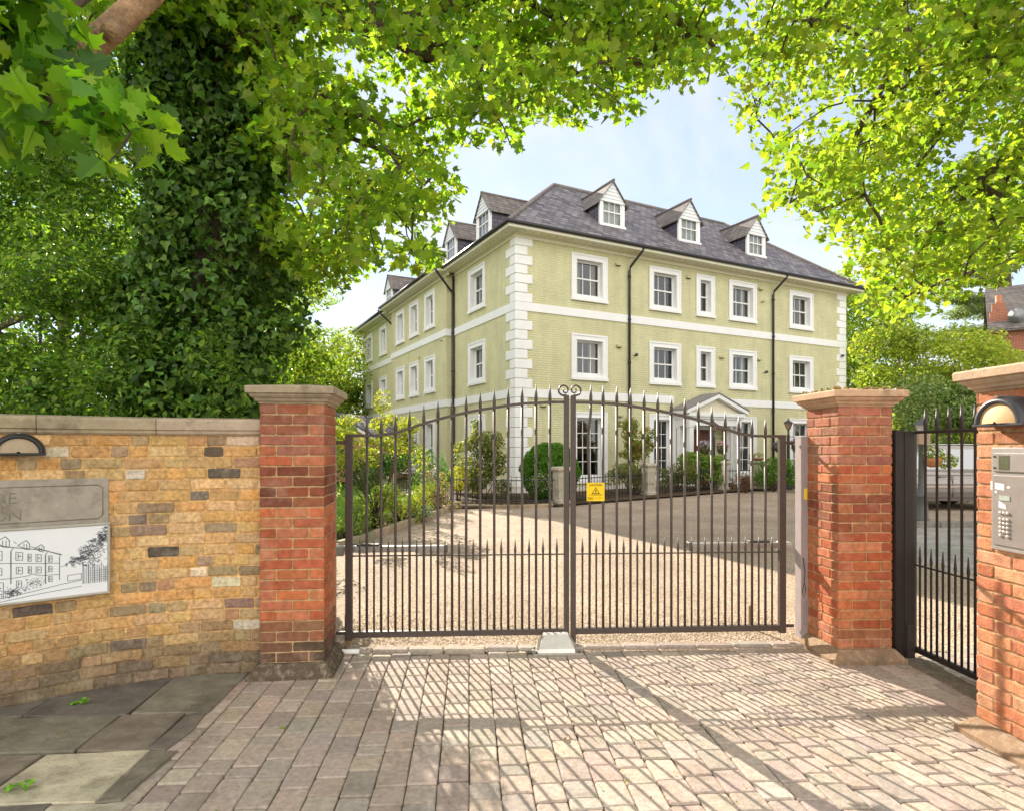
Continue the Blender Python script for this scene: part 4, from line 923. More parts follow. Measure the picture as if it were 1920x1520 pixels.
# windows
def sash_window(fn, s0, s1, z0, z1, cols, rows, kind):
    mb = MB(); w = WHT
    def bx(a, b, c, d, e0, e1, bev=0): mb.box((a, c, e0), (b, d, e1), w, fn=lambda s, z, dd: fn(s, z, dd))
    P1, P2 = -.055, .02
    i0, i1, j0, j1 = s0 + INS, s1 - INS, z0 + INS, z1 - INS + .01
    # architrave: outer fillet and flat, then the reveal
    for (a, b, c, d) in ((s0, i0 + .0, z0 + .1, z1), (i1, s1, z0 + .1, z1)): bx(a, b, c, d, -.035, P2)
    bx(i0 + .001, i1 - .001, j1, z1, -.035, P2)
    for (a, b, c, d) in ((s0 - .012, s0 + .05, z0 + .1, z1 + .012), (s1 - .05, s1 + .012, z0 + .1, z1 + .012)): bx(a, b, c, d, P1, -.036)
    bx(s0 + .0505, s1 - .0505, z1 - .05, z1 + .012, P1, -.036); bx(i0 - .035, i1 + .035, j1 - .002, j1 + .035, -.05, -.036)
    bx(i0 - .035, i0 - .002, z0 + .1, j1 - .003, -.05, -.036); bx(i1 + .002, i1 + .035, z0 + .1, j1 - .003, -.05, -.036)
    bx(s0 - .02, s1 + .02, z0, z0 + .098, -.085, P2); bx(i0 + .001, i1 - .001, z0 + .0985, j0, -.03, P2)
    q = .15
    bx(i0 - .012, i0, j0, j1, P2 + .001, q + .06); bx(i1, i1 + .012, j0, j1, P2 + .001, q + .06); bx(i0, i1, j0 - .012, j0, P2 + .001, q + .06); bx(i0, i1, j1, j1 + .012, P2 + .001, q + .06)
    o = mb.build('window', 'white', BR)
    mb = MB(); f = .055; md = (j0 + j1) / 2
    bx(i0, i0 + f, j0, j1, q, q + .05); bx(i1 - f, i1, j0, j1, q, q + .05); bx(i0 + f, i1 - f, j0, j0 + f * 1.3, q + .001, q + .049); bx(i0 + f, i1 - f, j1 - f, j1, q + .001, q + .049); bx(i0 + f, i1 - f, md - .024, md + .024, q - .012, q + .055)
    g = .012; gw = i1 - i0 - 2 * f
    for c in range(1, cols):
        s = i0 + f + gw * c / cols; bx(s - g, s + g, j0 + f * 1.3, md - .0245, q + .012, q + .038); bx(s - g, s + g, md + .0245, j1 - f, q + .022, q + .048)
    for r_ in range(1, rows):
        for zz0, zz1 in ((j0 + f * 1.3, md - .024), (md + .024, j1 - f)): z = zz0 + (zz1 - zz0) * r_ / rows; bx(i0 + f, i1 - f, z - g, z + g, q + .013, q + .037)
    mb.build('sash', 'white', o)
    mb = MB(); pq = [fn(i0 + .02, j0 + .02, q + .03), fn(i1 - .02, j0 + .02, q + .03), fn(i1 - .02, j1 - .02, q + .03), fn(i0 + .02, j1 - .02, q + .03)]; mb.quad(*(pq if fn is FX else pq[::-1])); mb.build('pane', 'glass', o)
    # curtains or slatted blind
    mb = MB(); ch = random.random()
    if ch < .55:
        cc = random.choice([(.52, .42, .28), (.60, .52, .42), (.40, .30, .19), (.62, .58, .52)])
        for side in (0, 1):
            wd = (i1 - i0) * random.uniform(.22, .40); n = 14
            for k in range(n):
                a, b = k / n, (k + 1) / n; A = i0 + a * wd if side == 0 else i1 - a * wd; B = i0 + b * wd if side == 0 else i1 - b * wd
                da, db = q + .20 + .035 * math.sin(k * 2.1), q + .20 + .035 * math.sin((k + 1) * 2.1)
                mb.quad(fn(A, j0 - .05, da), fn(B, j0 - .05, db), fn(B, j1 + .05, db), fn(A, j1 + .05, da), jit(cc, .08))
        mb.build('curtain', 'plain', o)
    elif ch < .9:
        n = int((j1 - j0) / .05); cc = random.choice([(.22, .15, .08), (.45, .38, .28), (.30, .24, .17)])
        z_lo = 0 if random.random() < .6 else int(n * .4)
        for k in range(z_lo, n): z = j0 + k * (j1 - j0) / n; mb.quad(fn(i0, z, q + .17), fn(i1, z, q + .17), fn(i1, z + .036, q + .205), fn(i0, z + .036, q + .205), jit(cc, .08))
        mb.build('blind', 'plain', o)
for a in WINS: sash_window(*a)
# dormers
def dormer(fn, s, d, w, z0, flip):
    """fn maps (along, up, inwards)"""
    ze, za = 10.42 - .02, 11.16; t = BR; h = w / 2
    mb = MB(); fr = .10; zw0, zw1 = z0 + .05, z0 + .98
    bx = lambda a, b, c, dd, e0, e1, col=WHT: mb.box((a, c, e0), (b, dd, e1), col, fn=lambda p, q2, r_: fn(p, q2, r_))
    bx(s - h, s - h + .13, z0 - .1, ze, d, d + .08); bx(s + h - .13, s + h, z0 - .1, ze, d, d + .08); bx(s - h + .1305, s + h - .1305, zw1, ze, d + .002, d + .08); bx(s - h - .03, s + h + .03, z0 - .04, z0 + .05, d - .05, d + .085)
    n = 6
    for k in range(n):                                                                       # boarded gable
        a, b = k / n, (k + 1) / n; ha, hb = (h + .06) * (1 - a), (h + .06) * (1 - b); p, q2 = ze + (za - ze) * a, ze + (za - ze) * b
        mb.add([fn(s - ha, p, d - .03), fn(s + ha, p, d - .03), fn(s + hb, q2, d - .012), fn(s - hb, q2, d - .012)], [(0, 1, 2, 3)], (.72, .74, .77))
        mb.add([fn(s - ha, p, d - .03), fn(s + ha, p, d - .03), fn(s + ha, p, d - .012), fn(s - ha, p, d - .012)], [(0, 1, 2, 3)], (.6, .62, .65))
    o = mb.build('dormer', 'white', BR)
    mb = MB(); a0, a1 = s - h + .13, s + h - .13; f = .045; q = d + .03; md = (zw0 + zw1) / 2
    bx(a0, a0 + f, zw0, zw1, q, q + .04); bx(a1 - f, a1, zw0, zw1, q, q + .04); bx(a0 + f, a1 - f, zw0, zw0 + f, q, q + .039); bx(a0 + f, a1 - f, zw1 - f, zw1, q, q + .039); bx(a0 + f, a1 - f, md - .02, md + .02, q - .01, q + .042)
    for c in (1, 2):
        x = a0 + f + (a1 - a0 - 2 * f) * c / 3; bx(x - .010, x + .010, zw0 + f, md - .0205, q + .01, q + .03); bx(x - .010, x + .010, md + .0205, zw1 - f, q + .01, q + .03)
    mb.build('sash', 'white', o)
    mb = MB(); pq = [fn(a0, zw0, q + .02), fn(a1, zw0, q + .02), fn(a1, zw1, q + .02), fn(a0, zw1, q + .02)]; mb.quad(*(pq if fn is FX else pq[::-1])); mb.build('pane', 'glass', o)
    mb = MB(); n = 16
    for k in range(n):
        A, B = a0 + (a1 - a0) * k / n, a0 + (a1 - a0) * (k + 1) / n; da, db = q + .12 + .02 * math.sin(k * 2), q + .12 + .02 * math.sin(k * 2 + 2)
        mb.quad(fn(A, zw0, da), fn(B, zw0, db), fn(B, zw1, db), fn(A, zw1, da), jit((.66, .64, .62), .07))
    mb.build('net_curtain', 'plain', o)
    rd = lambda z: (z - EZ) / ((RZ - EZ) / H_) - O                                           # where the roof reaches height z
    mb = MB()
    for sg in (-1, 1):
        x = s + sg * (h - .01); mb.add([fn(x, z0 - .12, d + .01), fn(x, ze, d + .01), fn(x, ze, rd(ze) + .1)], [(0, 1, 2)])
    mb.build('cheek', 'slate_mix', o)
    mb = MB(); ov = .13; th = .035
    for sg in (-1, 1):
        zl = ze - .10; lo = s + sg * (h + ov)
        A = [fn(lo, zl, d - .09), fn(s, za + .02, d - .09), fn(s, za + .02, rd(za) + .1), fn(lo, zl, rd(zl) + .1)]; B = [fn(lo, zl - th, d - .09), fn(s, za + .02 - th, d - .09), fn(s, za + .02 - th, rd(za) + .1), fn(lo, zl - th, rd(zl) + .1)]
        mb.add(A + B, [(0, 1, 2, 3), (7, 6, 5, 4), (0, 4, 5, 1), (1, 5, 6, 2), (2, 6, 7, 3), (3, 7, 4, 0)])
    mb.build('dormer_roof', 'slate_warm', o)
    mb = MB(); mb.tube([fn(s, za + .04, d - .10), fn(s, za + .04, rd(za) + .1)], .05, 8, (.17, .15, .15))
    mb.build('ridge_tiles', 'stone', o)
    mb = MB()
    for sg in (-1, 1): x = s + sg * (h + .02); mb.add([fn(x, z0 - .10, d - .03), fn(x + sg * .10, z0 - .10, d - .03), fn(x + sg * .10, ze + .03, rd(ze) + .02), fn(x, ze + .03, rd(ze) + .02)], [(0, 1, 2, 3)], (.42, .43, .45))
    for v in mb.v: pass
    mb.build('flashing', 'plain', o)
for s in (4.28, 7.96, 11.65): dormer(FX, s, .65, 1.10, 9.55, False)
for s in (3.75, 7.05, 11.0, 16.3): dormer(FY, s, .58, 1.22, 9.50, True)
# portico with pediment, door and steps
PC, PW, PD = 7.93, 1.30, .75
po = MB(); ZC = 2.88
for zz0, zz1, ex in ((2.42, 2.66, 0), (2.665, 2.74, .05), (2.745, ZC, .10)): po.box((PC - PW - ex, -PD - ex, zz0), (PC + PW + ex, -.04, zz1), WHT)
for sg in (-1, 1):
    A = [(PC, -PD - .14, 3.60), (PC + sg * (PW + .22), -PD - .14, ZC + .02), (PC + sg * (PW + .22), -PD - .14, ZC + .15), (PC, -PD - .14, 3.75)]
    A = [(PC, -PD - .14, 3.42), (PC + sg * (PW + .22), -PD - .14, ZC - .04), (PC + sg * (PW + .22), -PD - .14, ZC + .09), (PC, -PD - .14, 3.56)]
    B = [(x, -.037, z) for x, y, z in A]; po.add(A + B, [(0, 1, 2, 3), (7, 6, 5, 4), (0, 4, 5, 1), (2, 6, 7, 3), (1, 5, 6, 2)], WHT)
po.add([(PC - PW, -PD + .05, ZC), (PC + PW, -PD + .05, ZC), (PC, -PD + .05, 3.42)], [(0, 1, 2)], (.70, .64, .50))
pt = po.build('portico', 'white', BR)
mb = MB()
for sg in (-1, 1):
    A = [(PC, -PD - .16, 3.575), (PC + sg * (PW + .27), -PD - .16, ZC + .09), (PC + sg * (PW + .27), -.036, ZC + .09), (PC, -.036, 3.575)]
    mb.rings([A, [(x, y, z + .045) for x, y, z in A]], (.23, .21, .21))
mb.build('lead_roof', 'plain', pt)
for sg in (-1, 1):
    for dy in (-PD + .11, -.13):
        mb = MB(); c = (PC + sg * (PW - .13), dy, 0); mb.box((c[0] - .13, c[1] - .10, .1), (c[0] + .13, c[1] + .09, .30), WHT, bev=.01)
        mb.box((c[0] - .10, c[1] - .085, .301), (c[0] + .10, c[1] + .075, 2.34), WHT, bev=.006); mb.box((c[0] - .13, c[1] - .10, 2.341), (c[0] + .13, c[1] + .09, 2.418), WHT, bev=.01); mb.build('column', 'white', pt)
mb = MB(); mb.box((7.36, -.03, .15), (7.50, .10, 2.46), WHT); mb.box((8.36, -.03, .15), (8.50, .10, 2.46), WHT); mb.box((7.501, -.03, 2.30), (8.359, .10, 2.46), WHT); fd = mb.build('door_frame', 'white', BR)
mb = MB(); DR = (.13, .025, .022); mb.box((7.50, .05, .15), (8.36, .09, 2.30), DR)
for a, b, c, d in ((7.57, 7.90, .3, 1.0), (7.96, 8.29, .3, 1.0), (7.57, 7.90, 1.1, 2.15), (7.96, 8.29, 1.1, 2.15)):
    mb.box((a, .035, c), (b, .05, d), mixc(DR, (.3, .08, .05), .3), bev=.012)
dr = mb.build('door', 'car', BR)
mb = MB(); mb.sphere((7.58, .02, 1.1), .03, (.55, .42, .16)); mb.build('handle', 'chrome', dr)
mb = MB(); mb.box((6.7, -1.5, -.2), (9.2, -.04, .14), (.45, .41, .36), bev=.02); mb.build('doorstep', 'stone', BR)
# small wall boxes: vents, lights, alarm
mb = MB()
for s, z in ((4.0, 7.93), (7.25, 7.9), (11.1, 7.92), (4.05, 5.1), (8.95, 5.05), (11.0, 5.1), (1.0, 2.95), (4.1, 2.7), (9.2, 3.0)): mb.box((s - .10, -.09, z), (s + .10, .0, z + .09), (.50, .47, .27), bev=.01); mb.box((s - .09, -.085, z - .012), (s + .09, -.01, z - .001), (.08, .07, .05))
for s, z in ((6.2, 5.55), (10.2, 5.55), (13.4, 5.6)): pass
for s, z in ((5.75, 5.85), (8.4, 5.5)): mb.box((-PROJ - .07, s - .07, z), (-PROJ, s + .07, z + .07), (.45, .42, .25), bev=.01)
mb.build('wall_vents', 'plain', BR)
for s, z in ((4.75, 4.85), (11.35, 4.62), (16.15, 5.6), (11.2, 7.45)):
    mb = MB(); mb.tube([(s, 0, z), (s, -.10, z + .02)], .018, 6, (.05, .05, .05)); mb.lathe((s, -.10, z + .02), [(.05, -.06), (.06, 0), (.03, .05), (.001, .055)], 10, (.06, .06, .06) if z < 7 else (.5, .5, .45), axis='y'); mb.build('flood_light', 'plain', BR)

CB_L = '-424,553,682,12 -324,637,755,21 -106,490,621,13 -66,444,578,12 115,552,681,12 139,459,590,14 -490,646,755,20 -437,603,721,23 -359,542,651,34 -293,464,582,30 -287,523,635,34 -257,526,651,18 -258,597,711,28 -255,658,746,34 -154,474,586,34 -143,528,634,34 -145,651,757,34 -80,440,566,22 -77,646,747,34 -23,658,768,29 -10,475,587,34 30,629,751,16 70,556,681,17 84,562,675,31 99,501,610,34 120,441,575,11 202,644,756,29 -435,615,701,34 -408,602,682,34 -366,593,671,34 -278,473,585,34 -235,451,561,34 -295,635,710,34 -214,532,628,34 -212,647,713,34 -149,515,603,34 -132,632,720,34 -95,558,639,34 -56,451,554,34 -46,545,634,34 8,563,665,34 31,601,680,34 60,548,636,34 95,562,657,34 151,658,744,34 146,505,587,34 147,450,559,27 226,629,717,12 -358,482,571,25 -371,561,624,34 -339,547,620,34 -323,601,667,34 -265,511,592,34 -245,520,578,34 -187,453,548,34 -202,572,636,34 -126,493,558,34 -102,462,532,34 -92,612,670,34 -69,552,612,34 -50,621,664,34 -3,648,700,34 24,532,589,34 46,453,539,34 69,454,543,34 99,446,531,34 120,469,538,34 150,465,533,25 -350,497,545,34 -428,636,667,34 -328,555,608,34 -349,603,635,34 -253,513,571,34 -267,590,625,34 -203,537,585,34 -235,648,672,34 -162,573,607,34 -111,497,541,34 -99,550,579,34 -55,612,651,34 -38,634,657,34 -12,495,547,34 23,528,564,34 82,660,694,34 91,483,534,34 119,522,578,34 118,475,543,34 155,494,537,31 -312,443,480,34 -323,498,536,34 -400,654,653,34 -321,566,575,34 -340,658,637,34 -274,618,630,34 -224,584,591,34 -194,553,575,34 -147,480,512,34 -137,569,568,34 -122,659,639,34 -48,513,531,34 -25,459,498,34 4,555,569,34 32,487,531,34 67,496,532,34 79,563,582,34 96,496,533,34 167,652,630,34 -388,543,525,11 -436,635,585,11 -373,585,575,34 -293,561,552,29 -240,554,543,34 -232,568,549,34 -146,467,493,34 -157,540,540,34 -152,621,583,34 -91,460,469,34 -67,533,530,34 -47,625,585,34 -10,554,555,34 20,627,579,34 78,613,588,34 73,463,483,34 93,483,491,34 170,567,551,34 -267,600,533,14 -250,631,571,34 -238,651,593,34 -125,647,580,34 -64,463,473,34 -23,474,458,34 9,558,531,34 36,545,525,34 79,615,564,34 85,528,490,34 122,515,506,34 135,529,506,34 187,590,545,34 -247,644,566,34 -183,538,487,34 -159,540,477,34 -26,444,424,34 -2,534,484,34 13,548,506,34 49,466,446,34 97,620,529,34 120,514,486,30 -185,492,447,34 -149,469,435,34 -128,496,430,34 -74,547,456,31 -26,485,428,33 7,550,471,25 17,540,470,30 68,563,477,25 79,443,411,15 -162,450,387,28 -169,577,469,34 -101,571,442,34 -76,658,490,14 -34,493,425,21 -14,603,474,23 -232,637,450,25 -136,449,364,34 -111,645,473,34 -78,610,455,19 0,464,389,11 -190,521,382,15 -179,625,418,34 -124,620,414,34 -75,516,383,33 -64,452,355,27 -159,612,406,34 -121,575,393,34 -119,659,416,34 -68,615,395,15 -150,452,325,21 -169,586,368,34 -134,561,357,34 -105,621,357,29 -179,651,360,34 -82,503,321,23 -248,502,629,17 -141,497,627,14 -78,486,616,14 6,586,712,15 26,481,612,14 176,500,632,10 -364,505,613,34 -435,629,734,34 -295,463,592,16 -246,460,576,34 -216,445,570,23 -212,449,578,17 -194,471,604,12 -224,622,732,31 -121,454,576,26 -89,443,577,11 -95,607,711,34 -81,632,725,34 -52,609,703,34 10,615,724,33 38,501,608,34 48,538,649,34 87,475,597,25 126,594,689,34 135,525,650,18 177,499,617,14 -405,571,653,34 -434,633,715,34 -291,462,565,34 -345,610,705,34 -248,519,625,34 -262,618,712,34 -254,612,695,34 -164,511,597,34 -184,659,747,34 -117,549,642,34 -85,513,611,34 -60,649,738,34 -31,543,635,34 -17,541,637,34 12,441,557,34 74,650,744,34 77,449,547,34 141,642,730,34 143,535,635,34 196,612,705,34 -484,635,677,16 -349,497,585,34 -417,643,690,34 -385,623,681,34 -357,622,677,34 -242,473,548,34 -224,483,547,34 -188,457,551,34 -218,634,680,34 -140,549,619,34 -146,628,681,34 -110,628,671,34 -55,460,545,34 -29,579,630,34 -8,489,560,34 35,512,571,34 58,513,586,34 114,614,674,34 145,622,688,34 144,538,609,34 197,606,664,34 -429,558,599,10 -429,575,604,27 -303,456,507,34 -320,521,581,34 -277,501,544,34 -310,643,647,34 -247,545,583,34 -261,624,656,34 -209,588,622,34 -162,564,599,34 -137,555,609,34 -107,655,670,34 -84,624,662,34 -24,636,641,34 -5,580,612,34 35,622,649,34 79,641,678,34 104,653,663,34 131,573,616,34 128,474,540,34 185,537,582,13 -333,461,501,34 -356,546,560,34 -326,530,551,34 -293,523,537,34 -250,510,551,34 -201,461,497,34 -248,619,619,34 -182,506,544,34 -151,527,543,34 -111,520,552,34 -86,552,570,34 -66,552,580,34 -51,602,615,34 6,605,590,34 23,486,527,34 50,534,542,34 77,466,504,34 131,580,604,34 150,579,572,34 165,500,540,20 -399,543,531,20 -389,582,557,17 -299,583,562,30 -266,573,560,34 -270,659,607,34 -200,548,525,34 -144,543,537,34 -112,449,477,34 -89,529,522,34 -46,494,490,34 -33,488,507,34 4,653,603,34 35,648,613,34 42,506,510,34 83,468,490,34 158,645,590,34 134,523,528,34 202,621,589,28 -255,552,506,9 -224,604,542,34 -186,521,509,34 -109,568,521,34 -56,515,485,34 -20,585,541,34 8,621,567,34 15,555,519,34 56,656,583,34 100,573,538,34 142,605,544,34 176,605,555,34 177,538,513,25 -287,614,547,11 -181,478,454,34 -165,470,442,34 -203,660,566,34 -53,524,466,34 -25,443,427,34 11,632,530,34 19,549,500,34 43,442,436,34 80,551,503,34 109,450,444,23 146,483,466,27 -243,649,519,34 -161,458,409,34 -160,595,484,34 -105,482,417,34 -54,540,453,18 -48,579,494,34 3,524,445,14 35,604,505,32 55,635,519,34 95,548,466,16 125,634,530,28 -191,512,421,25 -201,562,435,32 -141,521,431,34 -111,564,449,34 -75,561,463,31 -36,568,445,10 -6,577,454,17 70,634,494,11 -240,657,476,29 -107,524,392,34 -83,455,370,34 -78,577,446,25 -132,499,375,34 -113,446,340,34 -83,516,370,34 -78,590,416,28 -137,576,395,34 -113,631,413,34 -201,622,376,32 -139,510,333,34 -103,463,307,21 -72,490,318,17 -64,454,313,18 -189,576,343,21 -181,625,349,34 -85,553,337,21 -165,593,316,10'
CB_R = '246,538,671,11 298,498,633,12 481,748,868,18 463,627,756,10 420,545,677,13 561,582,713,11 702,688,807,20 225,462,593,21 286,540,664,27 390,689,789,36 448,737,843,36 415,628,752,21 394,552,682,17 504,668,764,36 616,735,822,36 516,591,713,27 657,716,802,36 474,485,599,36 621,613,725,25 224,527,625,36 255,555,636,36 304,606,686,36 390,712,787,36 304,485,588,36 360,530,625,36 336,487,598,36 531,694,777,36 492,600,681,36 639,737,796,36 454,508,601,36 497,510,607,36 707,689,772,12 294,685,741,36 243,516,597,36 340,673,732,36 422,744,775,36 389,616,669,36 403,599,668,36 435,624,692,36 442,591,644,36 535,651,711,36 493,554,624,36 598,636,678,36 491,517,606,36 665,650,707,15 266,648,666,18 257,573,623,36 368,735,763,36 388,668,702,36 362,610,658,36 496,731,761,36 511,730,754,36 562,749,767,36 436,547,605,36 463,536,590,36 558,608,654,36 466,480,535,36 739,733,742,36 245,543,574,36 390,733,705,36 356,645,647,36 350,590,618,36 390,587,617,36 471,682,689,36 532,687,668,36 408,494,533,36 586,669,679,36 690,734,703,36 588,613,624,36 498,487,518,11 220,535,533,12 283,642,621,36 327,612,590,36 424,737,699,36 451,706,673,36 427,657,645,36 500,676,643,36 373,493,504,36 594,740,680,36 465,525,531,36 587,646,621,36 512,529,534,36 472,469,508,24 302,731,637,34 264,557,529,36 373,756,675,36 367,660,593,36 356,567,551,36 320,494,495,36 395,537,531,36 390,526,508,36 488,608,564,36 399,466,469,36 634,680,613,36 612,642,595,36 636,639,579,36 245,639,553,21 230,580,526,24 315,679,582,36 352,689,583,36 352,595,533,36 321,475,475,36 448,627,567,36 566,740,631,36 518,650,567,36 613,702,616,36 599,639,556,36 596,602,533,36 483,471,449,10 294,751,596,32 451,716,573,36 339,509,474,36 370,501,463,36 366,475,434,36 496,627,544,36 514,597,530,36 557,600,528,36 581,614,515,36 695,680,561,17 292,566,477,36 385,583,485,36 437,606,494,36 537,685,546,36 483,598,505,36 626,738,554,36 435,485,423,36 467,485,437,36 488,489,421,34 257,582,456,29 269,466,392,36 350,577,471,36 444,688,500,36 493,567,451,36 580,638,485,36 485,506,417,36 307,704,510,23 232,492,391,36 326,646,477,36 401,736,520,36 437,724,521,36 441,661,487,36 507,611,456,36 624,737,505,36 642,696,497,36 511,525,409,36 693,686,499,32 269,554,412,36 241,475,366,36 425,756,500,36 361,596,430,36 427,653,436,36 477,663,442,36 625,748,494,36 541,630,448,36 608,670,457,36 746,760,506,36 244,538,377,26 327,594,398,36 423,681,442,36 343,513,359,36 397,569,376,36 495,639,399,36 389,484,343,36 627,733,436,36 436,486,362,36 588,603,407,36 643,628,396,12 370,630,380,34 390,614,366,36 478,703,417,36 457,625,380,36 536,697,390,36 584,726,409,34 513,596,357,22 456,497,333,36 726,750,429,36 621,613,376,25 326,539,334,27 483,719,377,36 416,592,332,36 366,489,315,36 573,702,397,23 619,700,397,36 574,615,343,13 292,476,302,29 434,676,360,36 350,506,287,20 459,598,327,24 534,676,344,13 424,676,317,30 240,480,614,14 452,668,794,14 560,752,871,19 710,720,835,29 278,653,753,36 266,559,677,36 351,689,792,36 288,522,645,30 442,693,787,36 419,611,721,36 374,527,647,35 559,748,845,36 549,684,785,36 543,641,765,20 481,513,637,30 549,564,690,22 651,654,776,22 251,615,686,21 322,686,747,36 356,692,775,36 408,704,777,36 417,704,778,36 315,493,593,36 374,517,615,36 464,619,701,36 460,569,662,36 566,667,741,36 683,734,789,36 541,557,641,36 236,562,636,30 251,570,626,36 301,612,674,36 278,501,575,36 434,722,772,36 474,714,759,36 387,551,625,36 586,755,791,36 393,480,556,36 630,712,741,36 422,473,566,36 663,695,752,36 559,554,633,27 249,604,649,22 313,671,709,36 332,666,691,36 355,613,656,36 331,559,617,36 307,467,538,36 399,556,603,36 590,757,750,36 415,504,564,36 436,499,561,36 617,656,691,36 656,669,694,36 247,532,570,36 265,533,564,36 413,734,726,36 345,574,593,36 362,557,580,36 544,738,703,36 494,637,630,36 418,523,565,36 522,619,634,36 645,706,709,36 462,467,510,36 511,504,539,19 274,669,650,16 232,504,513,36 276,527,552,36 368,676,657,36 386,648,640,36 417,639,632,36 350,486,511,36 446,583,592,36 464,577,588,36 407,472,509,36 483,515,536,36 561,579,570,36 514,504,521,15 257,626,583,13 318,721,664,36 352,669,626,36 409,743,677,36 435,718,659,36 383,599,581,36 415,580,554,36 378,497,493,36 393,473,493,36 531,631,584,36 497,537,528,36 505,536,523,36 466,461,465,20 288,677,605,36 228,521,492,36 265,525,504,36 278,486,469,36 400,661,580,36 328,479,476,36 482,693,608,36 513,666,578,36 415,509,493,36 614,708,598,36 585,628,565,36 470,476,463,36 198,491,442,30 355,712,575,36 354,584,514,36 439,676,577,36 436,629,521,36 444,568,512,36 519,629,543,36 554,627,525,36 660,722,599,36 691,719,579,36 709,703,583,35 205,526,447,12 436,689,536,36 467,725,562,36 450,629,504,36 434,561,479,36 618,742,561,36 416,488,431,36 637,693,550,36 471,491,439,36 471,470,427,29 285,713,544,25 318,548,436,36 323,540,431,36 476,721,517,36 338,485,422,36 556,683,501,36 447,532,434,36 498,531,436,36 446,461,400,36 326,678,486,36 344,661,460,36 336,577,449,36 409,688,501,36 431,656,459,36 490,596,432,36 421,500,410,36 618,686,487,36 478,486,387,36 738,721,511,16 266,547,398,36 378,735,486,36 304,560,412,36 464,735,494,36 464,717,471,36 470,663,442,36 441,576,416,36 590,716,464,36 662,749,483,36 602,656,431,36 683,709,482,36 759,757,489,36 265,603,408,18 265,531,367,13 290,503,370,36 303,506,353,36 497,724,447,36 529,737,467,36 472,601,387,36 517,627,419,36 569,652,418,36 642,693,449,36 567,572,379,36 552,550,384,32 376,728,434,31 336,620,387,35 305,505,336,35 429,624,376,36 399,575,368,36 513,688,387,36 576,724,400,24 617,697,407,36 412,462,334,36 626,645,397,36 663,656,384,31 286,492,328,17 305,484,314,36 336,513,316,36 489,665,376,36 389,516,311,36 492,619,362,15 524,575,352,36 593,629,355,26 335,566,321,14 337,512,302,36 374,515,292,9 457,749,340,35 374,580,303,35'
CB_N = '-265,263,393,14 -280,286,414,13 -289,278,392,20 -233,247,377,18 -221,240,371,15 -235,280,395,20 -255,238,348,11 -298,297,400,20 -274,280,387,20 -233,254,366,20 -227,280,391,20 -295,283,374,20 -242,246,352,20 -253,273,371,20 -205,254,352,20 -208,269,372,9 -256,246,330,20 -249,253,340,20 -217,237,332,20 -223,270,347,20 -223,293,363,13 -258,241,310,10 -310,292,343,18 -288,296,356,20 -217,245,314,20 -251,298,351,20 -226,300,361,12 -254,242,303,20 -250,260,311,20 -252,280,323,20 -195,241,299,20 -220,290,327,20 -218,299,338,20 -190,297,331,14 -297,297,326,20 -274,289,321,20 -246,268,312,20 -230,270,302,20 -186,242,291,9 -171,250,298,20 -250,250,286,11 -255,258,293,17 -176,290,295,12 -159,240,273,9 -258,240,372,9 -231,266,396,13 -282,265,387,17 -256,267,394,19 -265,297,408,20 -218,263,393,14 -310,293,397,20 -249,264,368,20 -266,297,396,20 -207,243,355,20 -280,269,366,20 -247,264,354,20 -228,257,358,20 -206,252,354,20 -219,279,375,17 -253,249,334,20 -234,249,341,20 -257,292,369,20 -235,286,360,20 -209,270,350,18 -306,296,351,20 -254,255,324,20 -249,285,347,20 -233,279,348,20 -202,262,334,20 -290,274,325,18 -280,295,334,20 -247,273,328,20 -239,282,322,20 -184,249,314,11 -175,251,312,10 -268,252,298,14 -302,284,317,17 -264,276,319,20 -259,283,307,20 -195,238,288,16 -177,236,296,20 -219,297,327,20 -165,256,303,18 -285,269,298,15 -263,264,299,20 -250,275,304,20 -158,254,293,16'
CB_M = '-280,658,567,11 -223,637,534,9 -219,552,482,24 -258,688,534,32 -274,642,495,17 -180,526,438,28 -184,600,465,23 -237,556,442,15 -198,558,418,32 -160,540,426,20 -267,677,466,32 -187,618,443,32 -264,655,425,20 -204,538,366,26 -140,580,389,14 -169,523,342,32 -154,580,378,32 -183,528,319,17 -183,621,352,32 -149,635,362,11 -170,581,319,9 -254,591,506,18 -259,600,513,17 -262,680,552,30 -256,634,497,32 -224,586,459,32 -184,598,480,11 -226,560,436,28 -212,615,460,32 -175,545,414,32 -192,690,499,13 -250,581,426,10 -171,624,445,21 -176,688,430,28 -208,558,368,29 -154,624,374,25 -199,568,348,32 -195,673,381,32 -161,582,357,32 -218,678,364,32'

